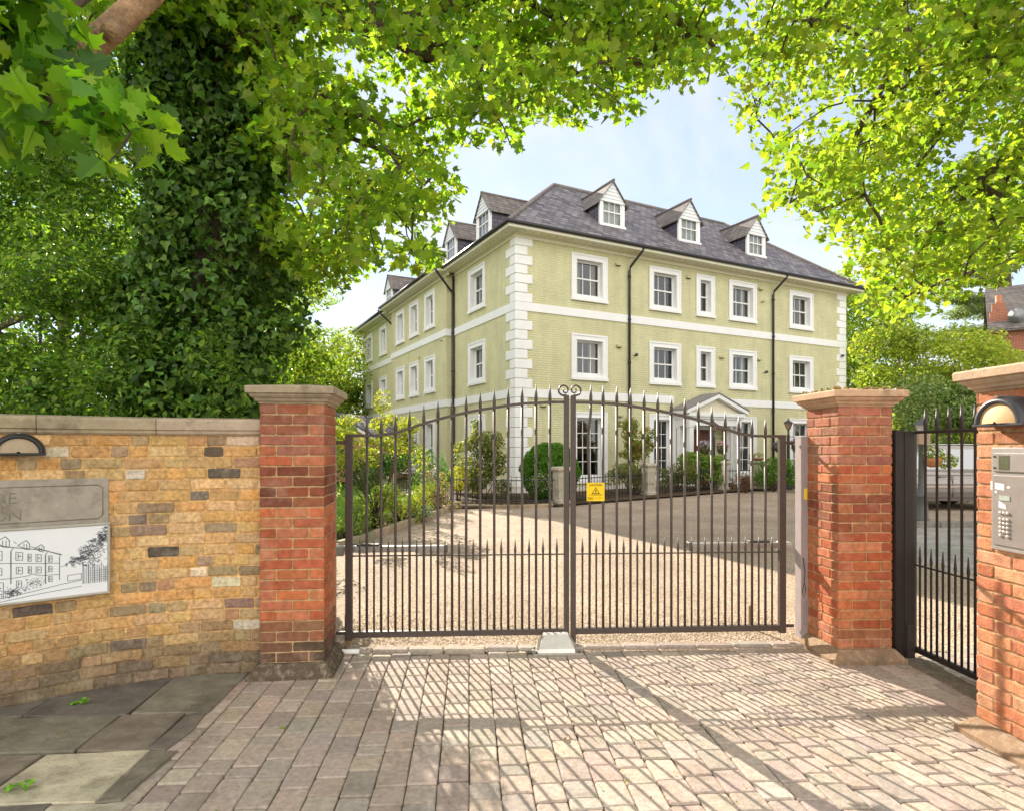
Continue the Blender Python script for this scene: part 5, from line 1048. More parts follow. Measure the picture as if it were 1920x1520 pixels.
# ================================================================== TREES AND PLANTING
def at(px, py, Y): return Vector(((px - 960) / 1149 * Y, Y, 1.63 + (838 - py) * Y / 1149))
def parse(s): return [tuple(int(q) / 100 for q in w.split(',')) for w in s.split()]
GRN = [(.25, .37, .03), (.30, .42, .04), (.20, .33, .03), (.34, .43, .04), (.28, .36, .07), (.16, .26, .045)]
def grow(limbs, blobs, root, rmin=.0035, k=.0042, pw=.47):
    """joins every leaf clump to the nearest older wood, thickening towards the root"""
    nodes = [];                                                   # pos, parent
    for limb in limbs:
        prev = limb[0] if isinstance(limb[0], int) else None
        pts = limb[1:] if prev is not None else limb
        for p in pts: nodes.append([Vector(p), prev]); prev = len(nodes) - 1
    nl = len(nodes)
    todo = [Vector(b[:3]) for b in blobs]
    base = [n[0] for n in nodes]
    todo.sort(key=lambda p: min((p - q).length for q in base))
    rt = Vector(root)
    for p in todo:
        best = min(range(len(nodes)), key=lambda i: (nodes[i][0] - p).length + (0.35 * max(0, (nodes[i][0] - rt).length - (p - rt).length)))
        q = nodes[best][0]; mid = (p + q) / 2 + Vector((random.uniform(-.05, .05), random.uniform(-.05, .05), random.uniform(-.02, .06))) * min(1.5, (p - q).length * 2)
        nodes.append([mid, best]); nodes.append([p, len(nodes) - 1])
    cnt = [1] * len(nodes)
    for i in range(len(nodes) - 1, -1, -1):
        if nodes[i][1] is not None: cnt[nodes[i][1]] += cnt[i]
    mb = MB()
    for i, (p, par) in enumerate(nodes):
        if par is None: continue
        r0, r1 = max(rmin, k * cnt[par] ** pw), max(rmin * .7, k * cnt[i] ** pw)
        if cnt[par] > cnt[i] * 2.2: r0 = r1 * 1.25
        mb.tube([nodes[par][0], p], [r0, r1], 6 if r0 < .02 else 9, jit((.115, .085, .06), .15), caps=False)
    return mb, nodes
def maple_leaves(name, blobs, n, size, pal, parent, mat_='maple', flat=.6, rnd=.55):
    w = sum(b[3] ** 2 for b in blobs); Ps, Ns = [], []
    for x, y, z, r in blobs:
        m = max(2, int(n * r * r / w)); p, d = ell((x, y, z), (r * 1.15, r * 1.15, r * flat), m, 0); Ps.append(p)
        Ns.append(np.tile([0, 0.15, 1.0], (m, 1)) + RNG.normal(0, rnd, (m, 3)))
    P, Nn = np.concatenate(Ps), np.concatenate(Ns)
    return leafcloud(name, P, 'maple', size * RNG.uniform(.62, 1.25, len(P)), Nn, pick(pal, len(P), .2), mat_, parent, .22, droop=1.3)

# --- the ivy-clad maple behind the wall: its crown hangs over the gate
t = thing('ivy_clad_maple', 'maple with an ivy smothered trunk behind the yellow wall, its crown arching over the gate', 'tree', (0, 0, 0))
bl = parse(CB_L) + parse(CB_M)
trunk = [(-2.95, 6.0, 0), (-2.92, 6.0, 1.5), (-2.90, 5.95, 3.0), (-2.85, 5.9, 4.2), (-2.85, 5.85, 5.4), (-2.75, 5.8, 7.2)]
limbs = [trunk, [3, at(545, 205, 5.7), at(610, 208, 5.5), at(690, 218, 5.4), at(760, 240, 5.2)], [7, at(640, 290, 5.6), at(700, 350, 5.6), at(760, 420, 5.7)], [7, at(660, 260, 5.3), at(760, 300, 5.2), at(810, 330, 5.1)],
         [4, at(600, 20, 5.2), at(700, 60, 5.0), at(800, 110, 4.9)], [4, at(620, -100, 5.2), at(850, -90, 5.0), at(1000, 10, 5.0), at(1080, 60, 4.9), at(1140, 110, 4.8)], [17, at(1050, -60, 5.0), at(1200, -10, 5.1), at(1300, 60, 5.2)], [18, at(900, 90, 5.3), at(935, 180, 5.4)]]
mb, nodes = grow(limbs, bl, trunk[3]); mb.build('branches', 'bark', t)
mb = MB(); mb.tube(trunk, [.30, .25, .22, .19, .15, .08], 12, (.12, .09, .065)); mb.build('trunk', 'bark', t)
added_blobs = [(random.uniform(-4, 4.5), random.uniform(-3.5, .6), random.uniform(5.2, 7.4), .55) for _ in range(26)]  # unseen extra crown, added behind the camera to keep skylight off the paving
maple_leaves('crown', added_blobs, 2000, .17, GRN, t)
maple_leaves('crown', bl, 25000, .081, GRN, t, rnd=.7)
ib = []
for k in range(190):
    z = random.uniform(.6, 6.6); a = random.uniform(0, 6.3) if k % 3 else random.uniform(-2.6, -.5); rr = random.uniform(.28, .56) * (1.12 if z < 4.8 else .9)
    rr *= 1 + .18 * math.sin(z * 2.3 + a * 2)
    ib.append(((-2.93 + rr * 1.1 * math.cos(a), 5.95 + rr * .8 * math.sin(a), z), (random.uniform(.18, .34), random.uniform(.18, .3), random.uniform(.2, .42))))
P, Nn = leafy(ib, 160, .6, .35, .45)
leafcloud('ivy', P, 'ivy', .082 * RNG.uniform(.6, 1.3, len(P)), Nn, pick([(.085, .18, .025), (.11, .22, .03), (.065, .14, .026), (.15, .26, .04), (.095, .18, .045)], len(P), .3), 'ivy', t, .2, droop=1.0)
# --- maple at the right, entering from outside the picture
t = thing('overhanging_maple', 'sunlit yellow green maple reaching in from the right above the intercom pier', 'tree', (0, 0, 0))
br_ = parse(CB_R)
trunk = [(9.0, 6.4, 0), (8.9, 6.4, 2.2), (8.7, 6.3, 4.2), (8.3, 6.2, 6.0)]
limbs = [trunk, [2, at(2150, 190, 6.6), at(1920, 275, 6.3), at(1830, 345, 6.2), at(1755, 430, 6.2), at(1680, 520, 6.2)], [2, at(2100, 10, 6.4), at(1920, 95, 6.0), at(1800, 150, 5.9), at(1700, 210, 5.9), at(1560, 300, 6.0), at(1490, 350, 6.1)], [3, at(1990, -60, 6.0), at(1860, 10, 5.6), at(1760, 60, 5.5), at(1600, 60, 5.4), at(1520, 40, 5.3)],
         [10, at(1670, 130, 5.7), at(1640, 190, 5.6), at(1590, 280, 5.7), at(1540, 340, 5.8)], [5, at(1850, 410, 6.6), at(1800, 500, 6.8), at(1740, 560, 6.9)], [6, at(1960, 420, 6.7), at(1900, 480, 6.9)], [11, at(1760, 260, 6.4), at(1660, 390, 6.6), at(1600, 470, 6.7)]]
mb, nodes = grow(limbs, br_, trunk[3]); mb.build('branches', 'bark', t)
mb = MB(); mb.tube(trunk, [.26, .22, .18, .12], 12, (.16, .125, .09)); mb.build('trunk', 'bark', t)
added_blobs = [(random.uniform(7.6, 14), random.uniform(3, 8.2), random.uniform(3.2, 9.5), .7) for _ in range(90)]  # extra foliage out of view, added for the front windows to reflect
maple_leaves('crown', added_blobs, 9000, .17, GRN, t)
maple_leaves('crown', br_, 27000, .073, [(.26, .36, .035), (.30, .39, .04), (.21, .32, .035), (.33, .40, .045), (.25, .31, .055)], t, rnd=.7)
# --- near spray of big leaves at the top left
t = thing('near_maple', 'big near maple leaves and a bare tan limb at the upper left', 'tree', (0, 0, 0))
bn = parse(CB_N)
trunk = [(-4.1, 2.9, 0), (-4.0, 2.9, 1.6), (-3.6, 3.0, 2.8), at(20, 190, 3.1), at(125, 125, 3.1), at(200, 62, 3.15), at(285, -15, 3.25), at(420, -160, 3.6)]
limbs = [trunk, [3, at(60, 150, 2.9), at(110, 210, 2.75), at(180, 270, 2.65)], [3, at(-60, 120, 2.8), at(0, 60, 2.7)]]
mb, nodes = grow(limbs, bn, trunk[2], .003, .003, .4); mb.build('branches', 'bark', t)
mb = MB(); mb.tube(trunk, [.16, .14, .10, .075, .072, .066, .062, .05], 14, (.44, .27, .16)); mb.tube([at(20, 190, 3.1), at(60, 60, 3.3), at(120, 10, 3.5), at(190, -40, 3.7)], [.07, .06, .055, .05], 12, (.20, .16, .12)); mb.lathe(tuple(at(212, 62, 3.1)), [(.001, -.05), (.05, -.02), (.055, .01), (.03, .05), (.001, .06)], 10, (.46, .28, .17)); mb.build('trunk', 'bark', t)
maple_leaves('crown', bn, 1500, .108, [(.20, .36, .03), (.26, .42, .035), (.14, .29, .04), (.30, .44, .04), (.12, .23, .08)], t, 'near_maple', .7, .75)

def tree(name, label, base, trunk_h, tr, blobs, n, size, pal, group=None, mat_='leaf', tmpl='oval', shell=.45, tcol=(.13, .10, .07), limbs=6):
    t = thing(name, label, 'tree', base, 0, group)
    P, Nn = leafy(blobs, max(1, n // len(blobs)), shell, .6, .6)
    leafcloud('crown', P, tmpl, size * RNG.uniform(.65, 1.35, len(P)), Nn, pick(pal, len(P)), mat_, t, .3)
    mb = MB(); top = (random.uniform(-.2, .2), random.uniform(-.2, .2), trunk_h)
    mb.tube([(0, 0, -.1), (random.uniform(-.05, .05), 0, trunk_h * .5), top], [tr, tr * .8, tr * .45], 9, tcol)
    for k in range(min(limbs, len(blobs))):
        c, r = blobs[k * len(blobs) // min(limbs, len(blobs))]; s0 = random.uniform(.35, .9); a = tuple(q * s0 for q in top)
        mid = tuple(p * .5 + q * .5 + random.uniform(-.1, .1) for p, q in zip(a, c)); mb.tube([a, mid, c], [tr * .5, tr * .3, tr * .1], 6, tcol)
    mb.build('trunk', 'bark', t); return t
def blobset(x, y, z, n, r, seed=None):
    return [((random.uniform(*x), random.uniform(*y), random.uniform(*z)), (r * random.uniform(.6, 1.3), r * random.uniform(.6, 1.3), r * random.uniform(.45, .95))) for _ in range(n)]
HOL = [(.10, .19, .03), (.13, .24, .035), (.075, .15, .028), (.20, .33, .045), (.25, .36, .06)]
tree('holly_tree', 'dark small leaved evergreen filling the corner behind the yellow wall', (-4.9, 6.4, 0), 1.6, .045, blobset((-2.4, 1.95), (-.9, 1.3), (.9, 6.3), 190, .47) + blobset((1.2, 2.45), (-1.2, -.95), (.9, 2.7), 34, .24) + blobset((-2.6, 1.0), (-1.2, .6), (1.3, 2.6), 40, .4), 112000, .058, HOL)
tree('bay_tree', 'slender small leaved tree right of the ivy trunk and behind the slim pier', (-2.55, 7.5, 0), 1.7, .035, blobset((-1.2, .0), (-.6, .6), (1.2, 5.0), 56, .34) + blobset((-.9, .1), (-.4, .4), (.9, 2.3), 12, .28), 42000, .055, [(.18, .27, .04), (.24, .33, .05), (.13, .21, .035), (.30, .37, .06)], shell=.2)
tree('garden_tree', 'bushy green tree deep behind the holly at the far left', (-9.5, 13, 0), 5.5, .2, blobset((-2.6, 2.6), (-1.6, 1.6), (1, 7.5), 44, .95), 15000, .12, [(.14, .21, .03), (.19, .27, .04), (.10, .16, .03)])
tree('garden_tree', 'pale bushy tree seen low between the ivy trunk and the slim pier', (-7.2, 19, 0), 3.6, .2, blobset((-3.4, 1.8), (-1.5, 1.5), (1.3, 5.0), 56, .8), 24000, .12, [(.22, .29, .04), (.27, .34, .05), (.17, .24, .04)], shell=.3)
tree('tall_tree', 'tall green tree far behind the holly, left of the ivy trunk', (-17, 29, 0), 7, .3, blobset((-3.4, 2.6), (-2.5, 2.5), (2, 10.5), 50, 1.3), 16000, .17, [(.15, .23, .035), (.20, .28, .04), (.11, .18, .03)])
tree('tall_tree', 'tall fresh green tree rising between the ivy trunk and the far end of the house', (-11.4, 32, 0), 6, .28, blobset((-3.0, 2.2), (-2, 2), (2, 10.6), 50, 1.2), 18000, .16, [(.22, .32, .05), (.28, .38, .06), (.17, .25, .04)])
tree('yellow_green_tree', 'yellow green tree beyond the far left corner of the house', (-11.0, 36, 0), 6, .25, blobset((-3.4, 2.0), (-2, 2), (2, 8.4), 46, 1.2), 16000, .17, [(.30, .36, .05), (.24, .31, .045), (.36, .40, .06)])
tree('dark_tree', 'dark green tree low beside the far left corner of the house', (-8.9, 37.5, 0), 4, .2, blobset((-2.2, .6), (-1.5, 1.5), (.6, 5.4), 26, 1.0), 9000, .16, [(.08, .14, .03), (.12, .19, .035)])
# right hand background
tree('lime_tree', 'rounded green tree rising behind the right end of the house roof', (17.6, 33, 0), 8, .3, blobset((-3.0, 3.4), (-2, 2), (3, 10.4), 60, 1.35), 22000, .18, [(.26, .36, .05), (.32, .42, .06), (.19, .28, .045)])
tree('ash_tree', 'open yellow green tree with tan limbs right of the house corner', (17.3, 27, 0), 4.6, .16, blobset((-2.0, 2.6), (-1.2, 1.2), (1.8, 6.6), 34, .8), 11000, .15, [(.40, .45, .07), (.33, .40, .06), (.25, .34, .055)], shell=.2, tcol=(.24, .17, .10))
tree('garden_tree', 'feathery lime green shrub tree below the red brick house', (19.4, 26, 0), 4.0, .12, blobset((-2.6, 1.6), (-1, 1), (1.4, 6.0), 44, .75) + blobset((1.4, 3.2), (-1, 1), (1.2, 4.4), 12, .7), 20000, .13, [(.42, .48, .08), (.50, .54, .10), (.34, .42, .06)], shell=.2)
# cedar: flat shelves of foliage on a tall trunk
t = thing('cedar_tree', 'tall cedar with flat grey green shelves of needles at the upper right', 'tree', (29.0, 36, 0))
mb = MB(); mb.tube([(0, 0, 0), (.1, 0, 6), (-.2, 0, 12), (0, 0, 19)], [.55, .48, .4, .2], 12, (.15, .10, .075))
blc = []
for k in range(21):
    z = 4.9 + k * .66; side = -1 if k % 3 else 1; L = random.uniform(4, 8.5) * (1 - .03 * k)
    yv = random.uniform(-2, 2); mb.tube([(0, 0, z - .5), (side * L * .5, yv * .5, z - .1), (side * L, yv, z - .3)], [.12, .07, .02], 6, (.14, .10, .075))
    for j in range(7): q = (j + 1) / 7; blc.append(((side * L * q + random.uniform(-.4, .4), yv * q + random.uniform(-1, 1), z - .1 + random.uniform(-.15, .15)), (random.uniform(.7, 1.2), random.uniform(.7, 1.2), .30)))
mb.build('trunk', 'bark', t); P, Nn = leafy(blc, 420, .2, 1.2, .5)
leafcloud('crown', P, 'slim', .26 * RNG.uniform(.6, 1.3, len(P)), Nn, pick([(.22, .28, .12), (.30, .36, .15), (.15, .20, .10)], len(P)), 'leaf', t, .3)
# variegated shrubs behind the narrow gate
VAR = [(.42, .45, .26), (.52, .54, .34), (.22, .30, .10), (.26, .34, .12), (.15, .22, .07)]
bush('variegated_shrub', 'pale variegated shrub topping the bank left of the tall hedge mound', 'shrub', (12.3, 21, .2), blobset((-1.5, 1.8), (-.6, .6), (.8, 3.4), 22, .62), 8000, .10, VAR)
bush('variegated_shrub', 'big variegated shrub mound behind the silver car and the narrow gate', 'shrub', (13.0, 18.2, .2), blobset((-1.3, 1.8), (-.7, .7), (.5, 3.3), 30, .62), 11000, .095, [(.32, .38, .18), (.42, .46, .26), (.18, .26, .08), (.22, .31, .09), (.12, .19, .05)])
bush('hedge', 'dark green hedge at the back of the car park', 'hedge', (15.6, 19.5, .2), blobset((-2.5, 3.0), (-.6, .6), (.4, 3.4), 34, .7), 11000, .10, [(.07, .13, .03), (.10, .17, .035), (.14, .22, .04)])
bush('low_hedge', 'low sunlit lime green hedge just behind the silver car', 'hedge', (12.6, 16.8, .1), blobset((-2.8, 3.4), (-.25, .25), (.3, 1.75), 34, .32), 9000, .07, [(.26, .36, .05), (.32, .41, .06), (.20, .29, .045)])
# planting round the house
SHR = [(.10, .17, .03), (.16, .24, .035), (.22, .29, .05)]
def bz(x, y): return (x, y, gz(y) + .03)
bush('camellia_bush', 'loose variegated yellow and green bush by the corner of the house', 'bush', bz(-.82, 17.2), blobset((-.52, .55), (-.3, .3), (.3, 1.75), 26, .32) + [((-.2, 0, 2.0), (.16, .16, .3)), ((.45, 0, 1.55), (.2, .2, .25)), ((-.75, 0, 1.3), (.14, .14, .25))], 6500, .075, [(.42, .38, .12), (.34, .32, .10), (.10, .15, .05), (.12, .18, .06), (.16, .19, .06)], shell=.1, upb=.3)
bush('clipped_dome_bush', 'bright green clipped dome bush at the foot of the house corner', 'bush', bz(1.05, 17.0), [((0, 0, .76), (.82, .78, .82))] + [((.62 * math.cos(k * 2.4) * math.cos(k * .37 % 1.3), .6 * math.sin(k * 2.4) * math.cos(k * .37 % 1.3), .76 + .66 * math.sin(k * .37 % 1.3)), (.26, .26, .2)) for k in range(26)], 30000, .06, [(.11, .25, .025), (.15, .31, .03), (.085, .20, .02)], shell=.75, upb=.3)
bush('dwarf_conifer', 'small pointed blue green conifer beside the yellow bush', 'bush', bz(-1.86, 16.4), [((0, 0, .55 + .16 * k), (.27 - .055 * k, .27 - .055 * k, .22)) for k in range(5)], 2200, .06, [(.10, .24, .075), (.14, .29, .09)], tmpl='slim', shell=.7)
bush('golden_bush', 'small golden yellow bush against the side of the house', 'bush', bz(-1.45, 16.6), [((0, 0, .62), (.33, .3, .34))], 1500, .05, [(.55, .48, .05), (.45, .44, .06), (.36, .38, .06)], shell=.7)
bush('photinia_tree', 'red tipped photinia bush against the front wall between the windows', 'bush', bz(4.0, 19.9), blobset((-.4, .45), (-.2, .2), (1.15, 2.35), 16, .3) + blobset((-.2, .3), (-.1, .1), (.7, 1.2), 4, .2), 2800, .085, [(.20, .28, .04), (.28, .33, .06), (.42, .22, .08), (.15, .22, .04)], shell=.1)
for px, Y, lab in ((1183, 18.6, 'russet topped hedge left of the stone garden pier, by the photinia'), (1272, 19.6, 'brown and green hedge under the window left of the front door')):
    x = (px - 960) / 1149 * Y
    bush('garden_hedge', lab, 'hedge', bz(x, Y + .1), blobset((-.55, .55) if Y < 19 else (-.75, .6), (-.2, .2), (.25, .88), 20, .28), 4500, .05, [(.17, .21, .06), (.23, .26, .07), (.32, .26, .09), (.13, .19, .05)], shell=.6)
bush('hydrangea', 'leafy hydrangea with pink heads in front of the porch', 'bush', bz(6.35, 20.3), blobset((-.6, .55), (-.25, .25), (.3, 1.05), 18, .33), 3600, .09, [(.15, .27, .04), (.20, .33, .05), (.25, .36, .06)], shell=.5, flowers=([(.62, .16, .36), (.70, .28, .45), (.55, .12, .25)], 420, .05))
bush('garden_hedge', 'clipped fresh green hedge at the right end of the house front', 'hedge', bz(8.55, 20.0), blobset((-.55, 1.0), (-.25, .25), (.3, .92), 22, .30), 5200, .055, [(.13, .27, .03), (.18, .33, .035), (.10, .21, .03)], shell=.7)
bush('berberis', 'small purple brown shrub right of the porch pier', 'bush', bz(7.45, 19.6), blobset((-.3, .35), (-.2, .2), (.15, .55), 8, .2), 1300, .045, [(.22, .10, .09), (.30, .15, .11), (.16, .12, .06)], shell=.4)
bush('acer', 'airy yellow green acer with fine twigs in the left garden', 'small tree', bz(-2.85, 13.0), blobset((-.95, .8), (-.6, .6), (1.25, 2.15), 20, .25) + [((.1, 0, 2.45), (.2, .2, .3)), ((-.7, 0, 1.2), (.3, .3, .2)), ((.9, 0, 1.3), (.22, .2, .3))], 3600, .062, [(.36, .40, .06), (.30, .36, .05), (.45, .36, .06), (.20, .28, .05)], shell=.05, stems=12)
bush('laurel', 'dark green laurel behind the garden piers on the left', 'bush', bz(-3.5, 17.0), blobset((-1.3, 1.3), (-.3, .3), (.4, 1.25), 16, .4), 3800, .08, [(.07, .14, .03), (.11, .19, .04)])
BED = [(-2.75, 10.35, .5, [(.20, .30, .07), (.30, .36, .10)], 'grey green rose bush at the near end of the flower bed', None, .05), (-2.55, 11.4, .75, [(.24, .32, .05), (.32, .38, .07), (.16, .24, .04)], 'loose rose bush with long stems in the flower bed', ([(.80, .62, .52), (.75, .45, .35)], 12, .05), .055), (-2.2, 12.4, .72, [(.28, .35, .06), (.36, .40, .08)], 'light green rose bush in the middle of the flower bed', ([(.78, .50, .10), (.80, .60, .25)], 22, .05), .055),
       (-1.95, 13.3, .7, [(.25, .33, .06), (.34, .38, .09)], 'yellow green rose bush towards the far end of the bed', ([(.75, .48, .12)], 14, .045), .055), (-1.72, 14.4, .85, [(.32, .22, .14), (.26, .30, .08), (.36, .27, .17)], 'pink and russet flowering shrub at the far end of the bed', ([(.55, .28, .52), (.65, .40, .42)], 130, .04), .05), (-1.85, 12.7, .28, [(.30, .36, .30), (.24, .31, .24)], 'low silvery cushion plant at the bed kerb', None, .04), (-3.9, 11.2, .9, [(.30, .32, .05), (.38, .40, .06), (.44, .36, .07)], 'golden green shrub on the lawn by the left hinge post', None, .06), (-3.35, 10.2, .6, [(.12, .17, .06), (.18, .22, .08)], 'dull green spiky bush beside the lawn at the gate', None, .05),
       (-2.85, 8.7, .42, [(.20, .28, .12), (.16, .24, .08)], 'pale leafed plant at the foot of the left gate post', None, .06), (-3.25, 9.1, .95, [(.22, .32, .05), (.28, .36, .08), (.35, .30, .20)], 'tall flowering climber beyond the slim left pier', ([(.50, .42, .60), (.8, .78, .75)], 60, .04), .05)]
for x, y, h, pal, lab, fl, sz in BED:
    bush('flower_bed_plant', lab, 'plant', bz(x, y), blobset((-.32 * h / .6, .32 * h / .6), (-.25, .25), (.12, h), 9, .17 * max(.6, h / .6)), int(1500 * max(.5, h)), sz, pal, shell=.1, flowers=fl, stems=9)
# fallen maple leaves and weeds on the flags
for (x, y, lab) in ((-2.72, 3.86, 'small green weed growing at the foot of the yellow wall'), (-2.33, 2.90, 'green seedling in the joint of the flagstones')):
    P = np.array([(x + random.uniform(-.05, .05), y + random.uniform(-.03, .03), .02 + random.uniform(0, .03)) for _ in range(12)])
    tag(leafcloud('weed', P, 'oval', .045 * RNG.uniform(.7, 1.2, 12), np.tile([0, 0, 1.], (12, 1)) + RNG.normal(0, .4, (12, 3)), pick([(.18, .42, .03), (.22, .46, .05)], 12), 'leaf', None), lab, 'weed')
P = np.array([(random.uniform(-3, 3), random.uniform(2.2, 4.8), .008) for _ in range(260)]); P[:4] = [(-2.55, 3.47, .01), (-1.32, 3.55, .01), (-1.95, 3.0, .01), (.3, 3.4, .01)]
tag(leafcloud('leaf_litter', P, 'oval', np.concatenate([[.055] * 4, RNG.uniform(.006, .02, 256)]), np.tile([0, 0, 1.], (260, 1)) + RNG.normal(0, .2, (260, 3)), pick([(.36, .27, .08), (.25, .32, .05), (.42, .30, .12)], 260), 'leaf', None), kind='stuff')

# ================================================================== GARDEN PIERS, RAILINGS, LAMPS
def garden_pier(x, y, label, h=.98, w=.30):
    t = thing('garden_pier', label, 'garden pier', (x, y, gz(y)), R(27.5), 'stone piers of the garden railing'); c = w / 2
    mb = MB(); mb.rectstack(0, 0, [(c + .03, c + .03, -.1), (c + .03, c + .03, .12), (c, c, .15), (c, c, h - .12)], (.46, .41, .33)); mb.rectstack(0, -c - .002, [(c - .06, .006, .25), (c - .06, .006, h - .24)], (.42, .37, .30)); mb.build('shaft', 'stone', t)
    mb = MB(); mb.rectstack(0, 0, [(c + .005, c + .005, h - .12), (c + .03, c + .03, h - .09), (c + .055, c + .055, h - .06), (c + .055, c + .055, h - .01), (c + .03, c + .03, h + .01), (.02, .02, h + .025)], (.48, .43, .34)); mb.build('cap', 'stone', t)
GP = [((-2.55, 18.2), 'stone garden pier just left of the gold and conifer bushes'), ((-4.0, 19.8), 'stone garden pier behind the rose bed, second from the gold bush'), ((-4.95, 21.2), 'stone garden pier beyond the acer twigs'), ((-6.05, 23.3), 'farthest left stone garden pier, by the left hinge post'),
      ((1.27, 16.0), 'stone garden pier at the foot of the green dome bush'), ((4.12, 18.5), 'stone garden pier under the photinia bush'), ((6.98, 20.4), 'stone garden pier right of the hydrangea'), ((8.35, 20.9), 'stone garden pier with a flower bowl, left of the fresh green hedge')]
for (x, y), lab in GP: garden_pier(x, y, lab)
def railing(pts, label, h=.62, sp=.125):
    t = thing('garden_railing', label, 'railing', (0, 0, 0)); P = [Vector((x, y, gz(y))) for x, y in pts]
    L = [0]
    for a, b in zip(P[:-1], P[1:]): L.append(L[-1] + (b - a).length)
    def pt(s):
        i = max(0, min(len(P) - 2, int(np.searchsorted(L, s)) - 1)); return P[i].lerp(P[i + 1], (s - L[i]) / (L[i + 1] - L[i]))
    DKI = (.03, .034, .036)
    for nm, z in (('top_rail', h), ('bottom_rail', .14)):
        mb = MB(); mb.tube([p + Vector((0, 0, z)) for p in P], .014, 6, DKI); mb.build(nm, 'iron', t)
    mb = MB(); n = int(L[-1] / sp)
    for k in range(1, n):
        p = pt(L[-1] * k / n); mb.tube([p + Vector((0, 0, .05)), p + Vector((0, 0, h + .03)), p + Vector((0, 0, h + .13))], [.009, .009, .002], 6, DKI)
    o = mb.build('bars', 'iron', t)
railing(catmull([(-2.3, 17.9), (-1.75, 16.4), (-.9, 15.75), (.1, 15.65), (1.1, 15.9)], 6), 'low curved black railing in front of the variegated bush', .66)
railing([(1.45, 16.1), (2.7, 17.3), (3.95, 18.4)], 'black railing between the dome bush pier and the photinia pier', .66)
railing([(4.3, 18.6), (5.6, 19.5), (6.85, 20.3)], 'black railing in front of the hydrangea hedge', .66)
railing([(7.15, 20.5), (8.2, 20.85)], 'short black railing below the right hand french window', .66)
railing([(8.5, 21.0), (10.6, 22.2)], 'black railing before the fresh green hedge', .66)
railing([(-2.65, 18.4), (-3.9, 19.65)], 'black railing piece behind the rose bed', .66); railing([(-4.1, 19.95), (-4.9, 21.1)], 'black railing piece behind the acer', .66); railing([(-5.05, 21.35), (-6.0, 23.1)], 'black railing piece farthest left', .66)
def lamp_post(x, y, h, label, box=False):
    t = thing('lamp_post', label, 'lamp post', (x, y, gz(y)), 0, 'short lamp posts in the grounds'); G_ = (.10, .105, .105) if box else (.045, .05, .05)
    mb = MB(); mb.lathe((0, 0, 0), [(.15, -.05), (.15, .06), (.135, .08), (.125, .30), (.10, .50), (.115, .52), (.115, .55), (.075, .60), (.055, .8), (.045, h - .55), (.06, h - .53), (.035, h - .50), (.03, h - .34)], 14, G_); mb.build('post', 'dark_pipe', t)
    mb = MB(); z = h - .34
    mb.rings([[(r * math.cos(math.pi / 4 * k), r * math.sin(math.pi / 4 * k), z + q) for k in range(0, 8, 2)] for r, q in ((.05, 0), (.06, .02))], G_)
    mb.rings([[(r * math.cos(math.pi / 2 * k), r * math.sin(math.pi / 2 * k), z + q) for k in range(4)] for r, q in ((.175, .22), (.17, .235), (.06, .31), (.03, .33), (.012, .36), (.001, .42))], G_)
    for k in range(4): a = math.pi / 2 * k; mb.tube([(.065 * math.cos(a), .065 * math.sin(a), z + .02), (.14 * math.cos(a), .14 * math.sin(a), z + .225)], .009, 5, G_)
    mb.build('lantern_frame', 'dark_pipe', t)
    mb = MB(); mb.rings([[(r * math.cos(math.pi / 2 * k), r * math.sin(math.pi / 2 * k), z + q) for k in range(4)] for r, q in ((.058, .021), (.132, .22))], (.55, .50, .46) if box else (.35, .22, .15)); mb.build('lantern_glass', 'plain', t)
    if box:
        mb = MB(); mb.box((-.14, -.14, 1.60), (.10, -.05, 1.84), (.42, .29, .21), bev=.006); mb.build('sign_board', 'plain', t)
    else:
        mb = MB(); mb.tube([(-.32, 0, h - .58), (.32, 0, h - .58)], .012, 6, G_); mb.build('basket_arm', 'dark_pipe', t)
    return t
def basket(x, y, z, label, pal, r=.2):
    t = thing('hanging_basket', label, 'hanging basket', (x, y, z), 0, 'flower baskets hung on the lamp posts')
    P, Nn = leafy([((0, 0, .05), (r, r, r * .6)), ((0, 0, -.1), (r * .9, r * .9, r * .7))], 420, .4)
    leafcloud('foliage', P, 'oval', .045 * RNG.uniform(.7, 1.3, len(P)), Nn, pick([(.12, .20, .04), (.20, .26, .06)], len(P)), 'leaf', t)
    P, Nn = leafy([((0, 0, .08), (r * 1.05, r * 1.05, r * .75))], 240, .9); leafcloud('blossom', P, 'oval', .05 * RNG.uniform(.7, 1.3, len(P)), Nn, pick(pal, len(P), .12), 'petal', t, .2)
    mb = MB(); mb.lathe((0, 0, -.2), [(.02, 0), (.12, .03), (.17, .12), (.175, .17)], 12, (.09, .06, .04))
    for k in range(3): a = 2.1 * k; mb.tube([(.17 * math.cos(a), .17 * math.sin(a), -.03), (0, 0, .38)], .004, 4, (.05, .05, .05))
    mb.build('basket', 'plain', t)
lamp_post(6.91, 21.0, 2.32, 'short lamp post with two flower baskets in front of the porch'); basket(6.60, 21.0, 1.64, 'basket of lilac and white flowers on the porch lamp post', [(.62, .48, .72), (.80, .76, .80), (.50, .30, .62)]); basket(7.20, 21.0, 1.62, 'basket of pink and lilac flowers on the porch lamp post', [(.72, .22, .30), (.70, .40, .62), (.80, .72, .78)])
lamp_post(9.47, 21.0, 2.38, 'short lamp post with two flower baskets beside the grey hinge post'); basket(9.16, 21.0, 1.66, 'trailing basket half hidden by the right gate post', [(.45, .30, .40), (.35, .35, .30)], .17); basket(9.76, 21.0, 1.70, 'basket of violet flowers beside the grey hinge post', [(.42, .22, .62), (.55, .38, .70)])
lamp_post(8.48, 12.7, 2.12, 'grey lamp post with a wooden board, in front of the silver car', True)
t = thing('flower_pot', 'terracotta pot of yellow flowers fixed to the grey lamp post', 'flower pot', (8.66, 12.62, gz(12.7) + 1.13))
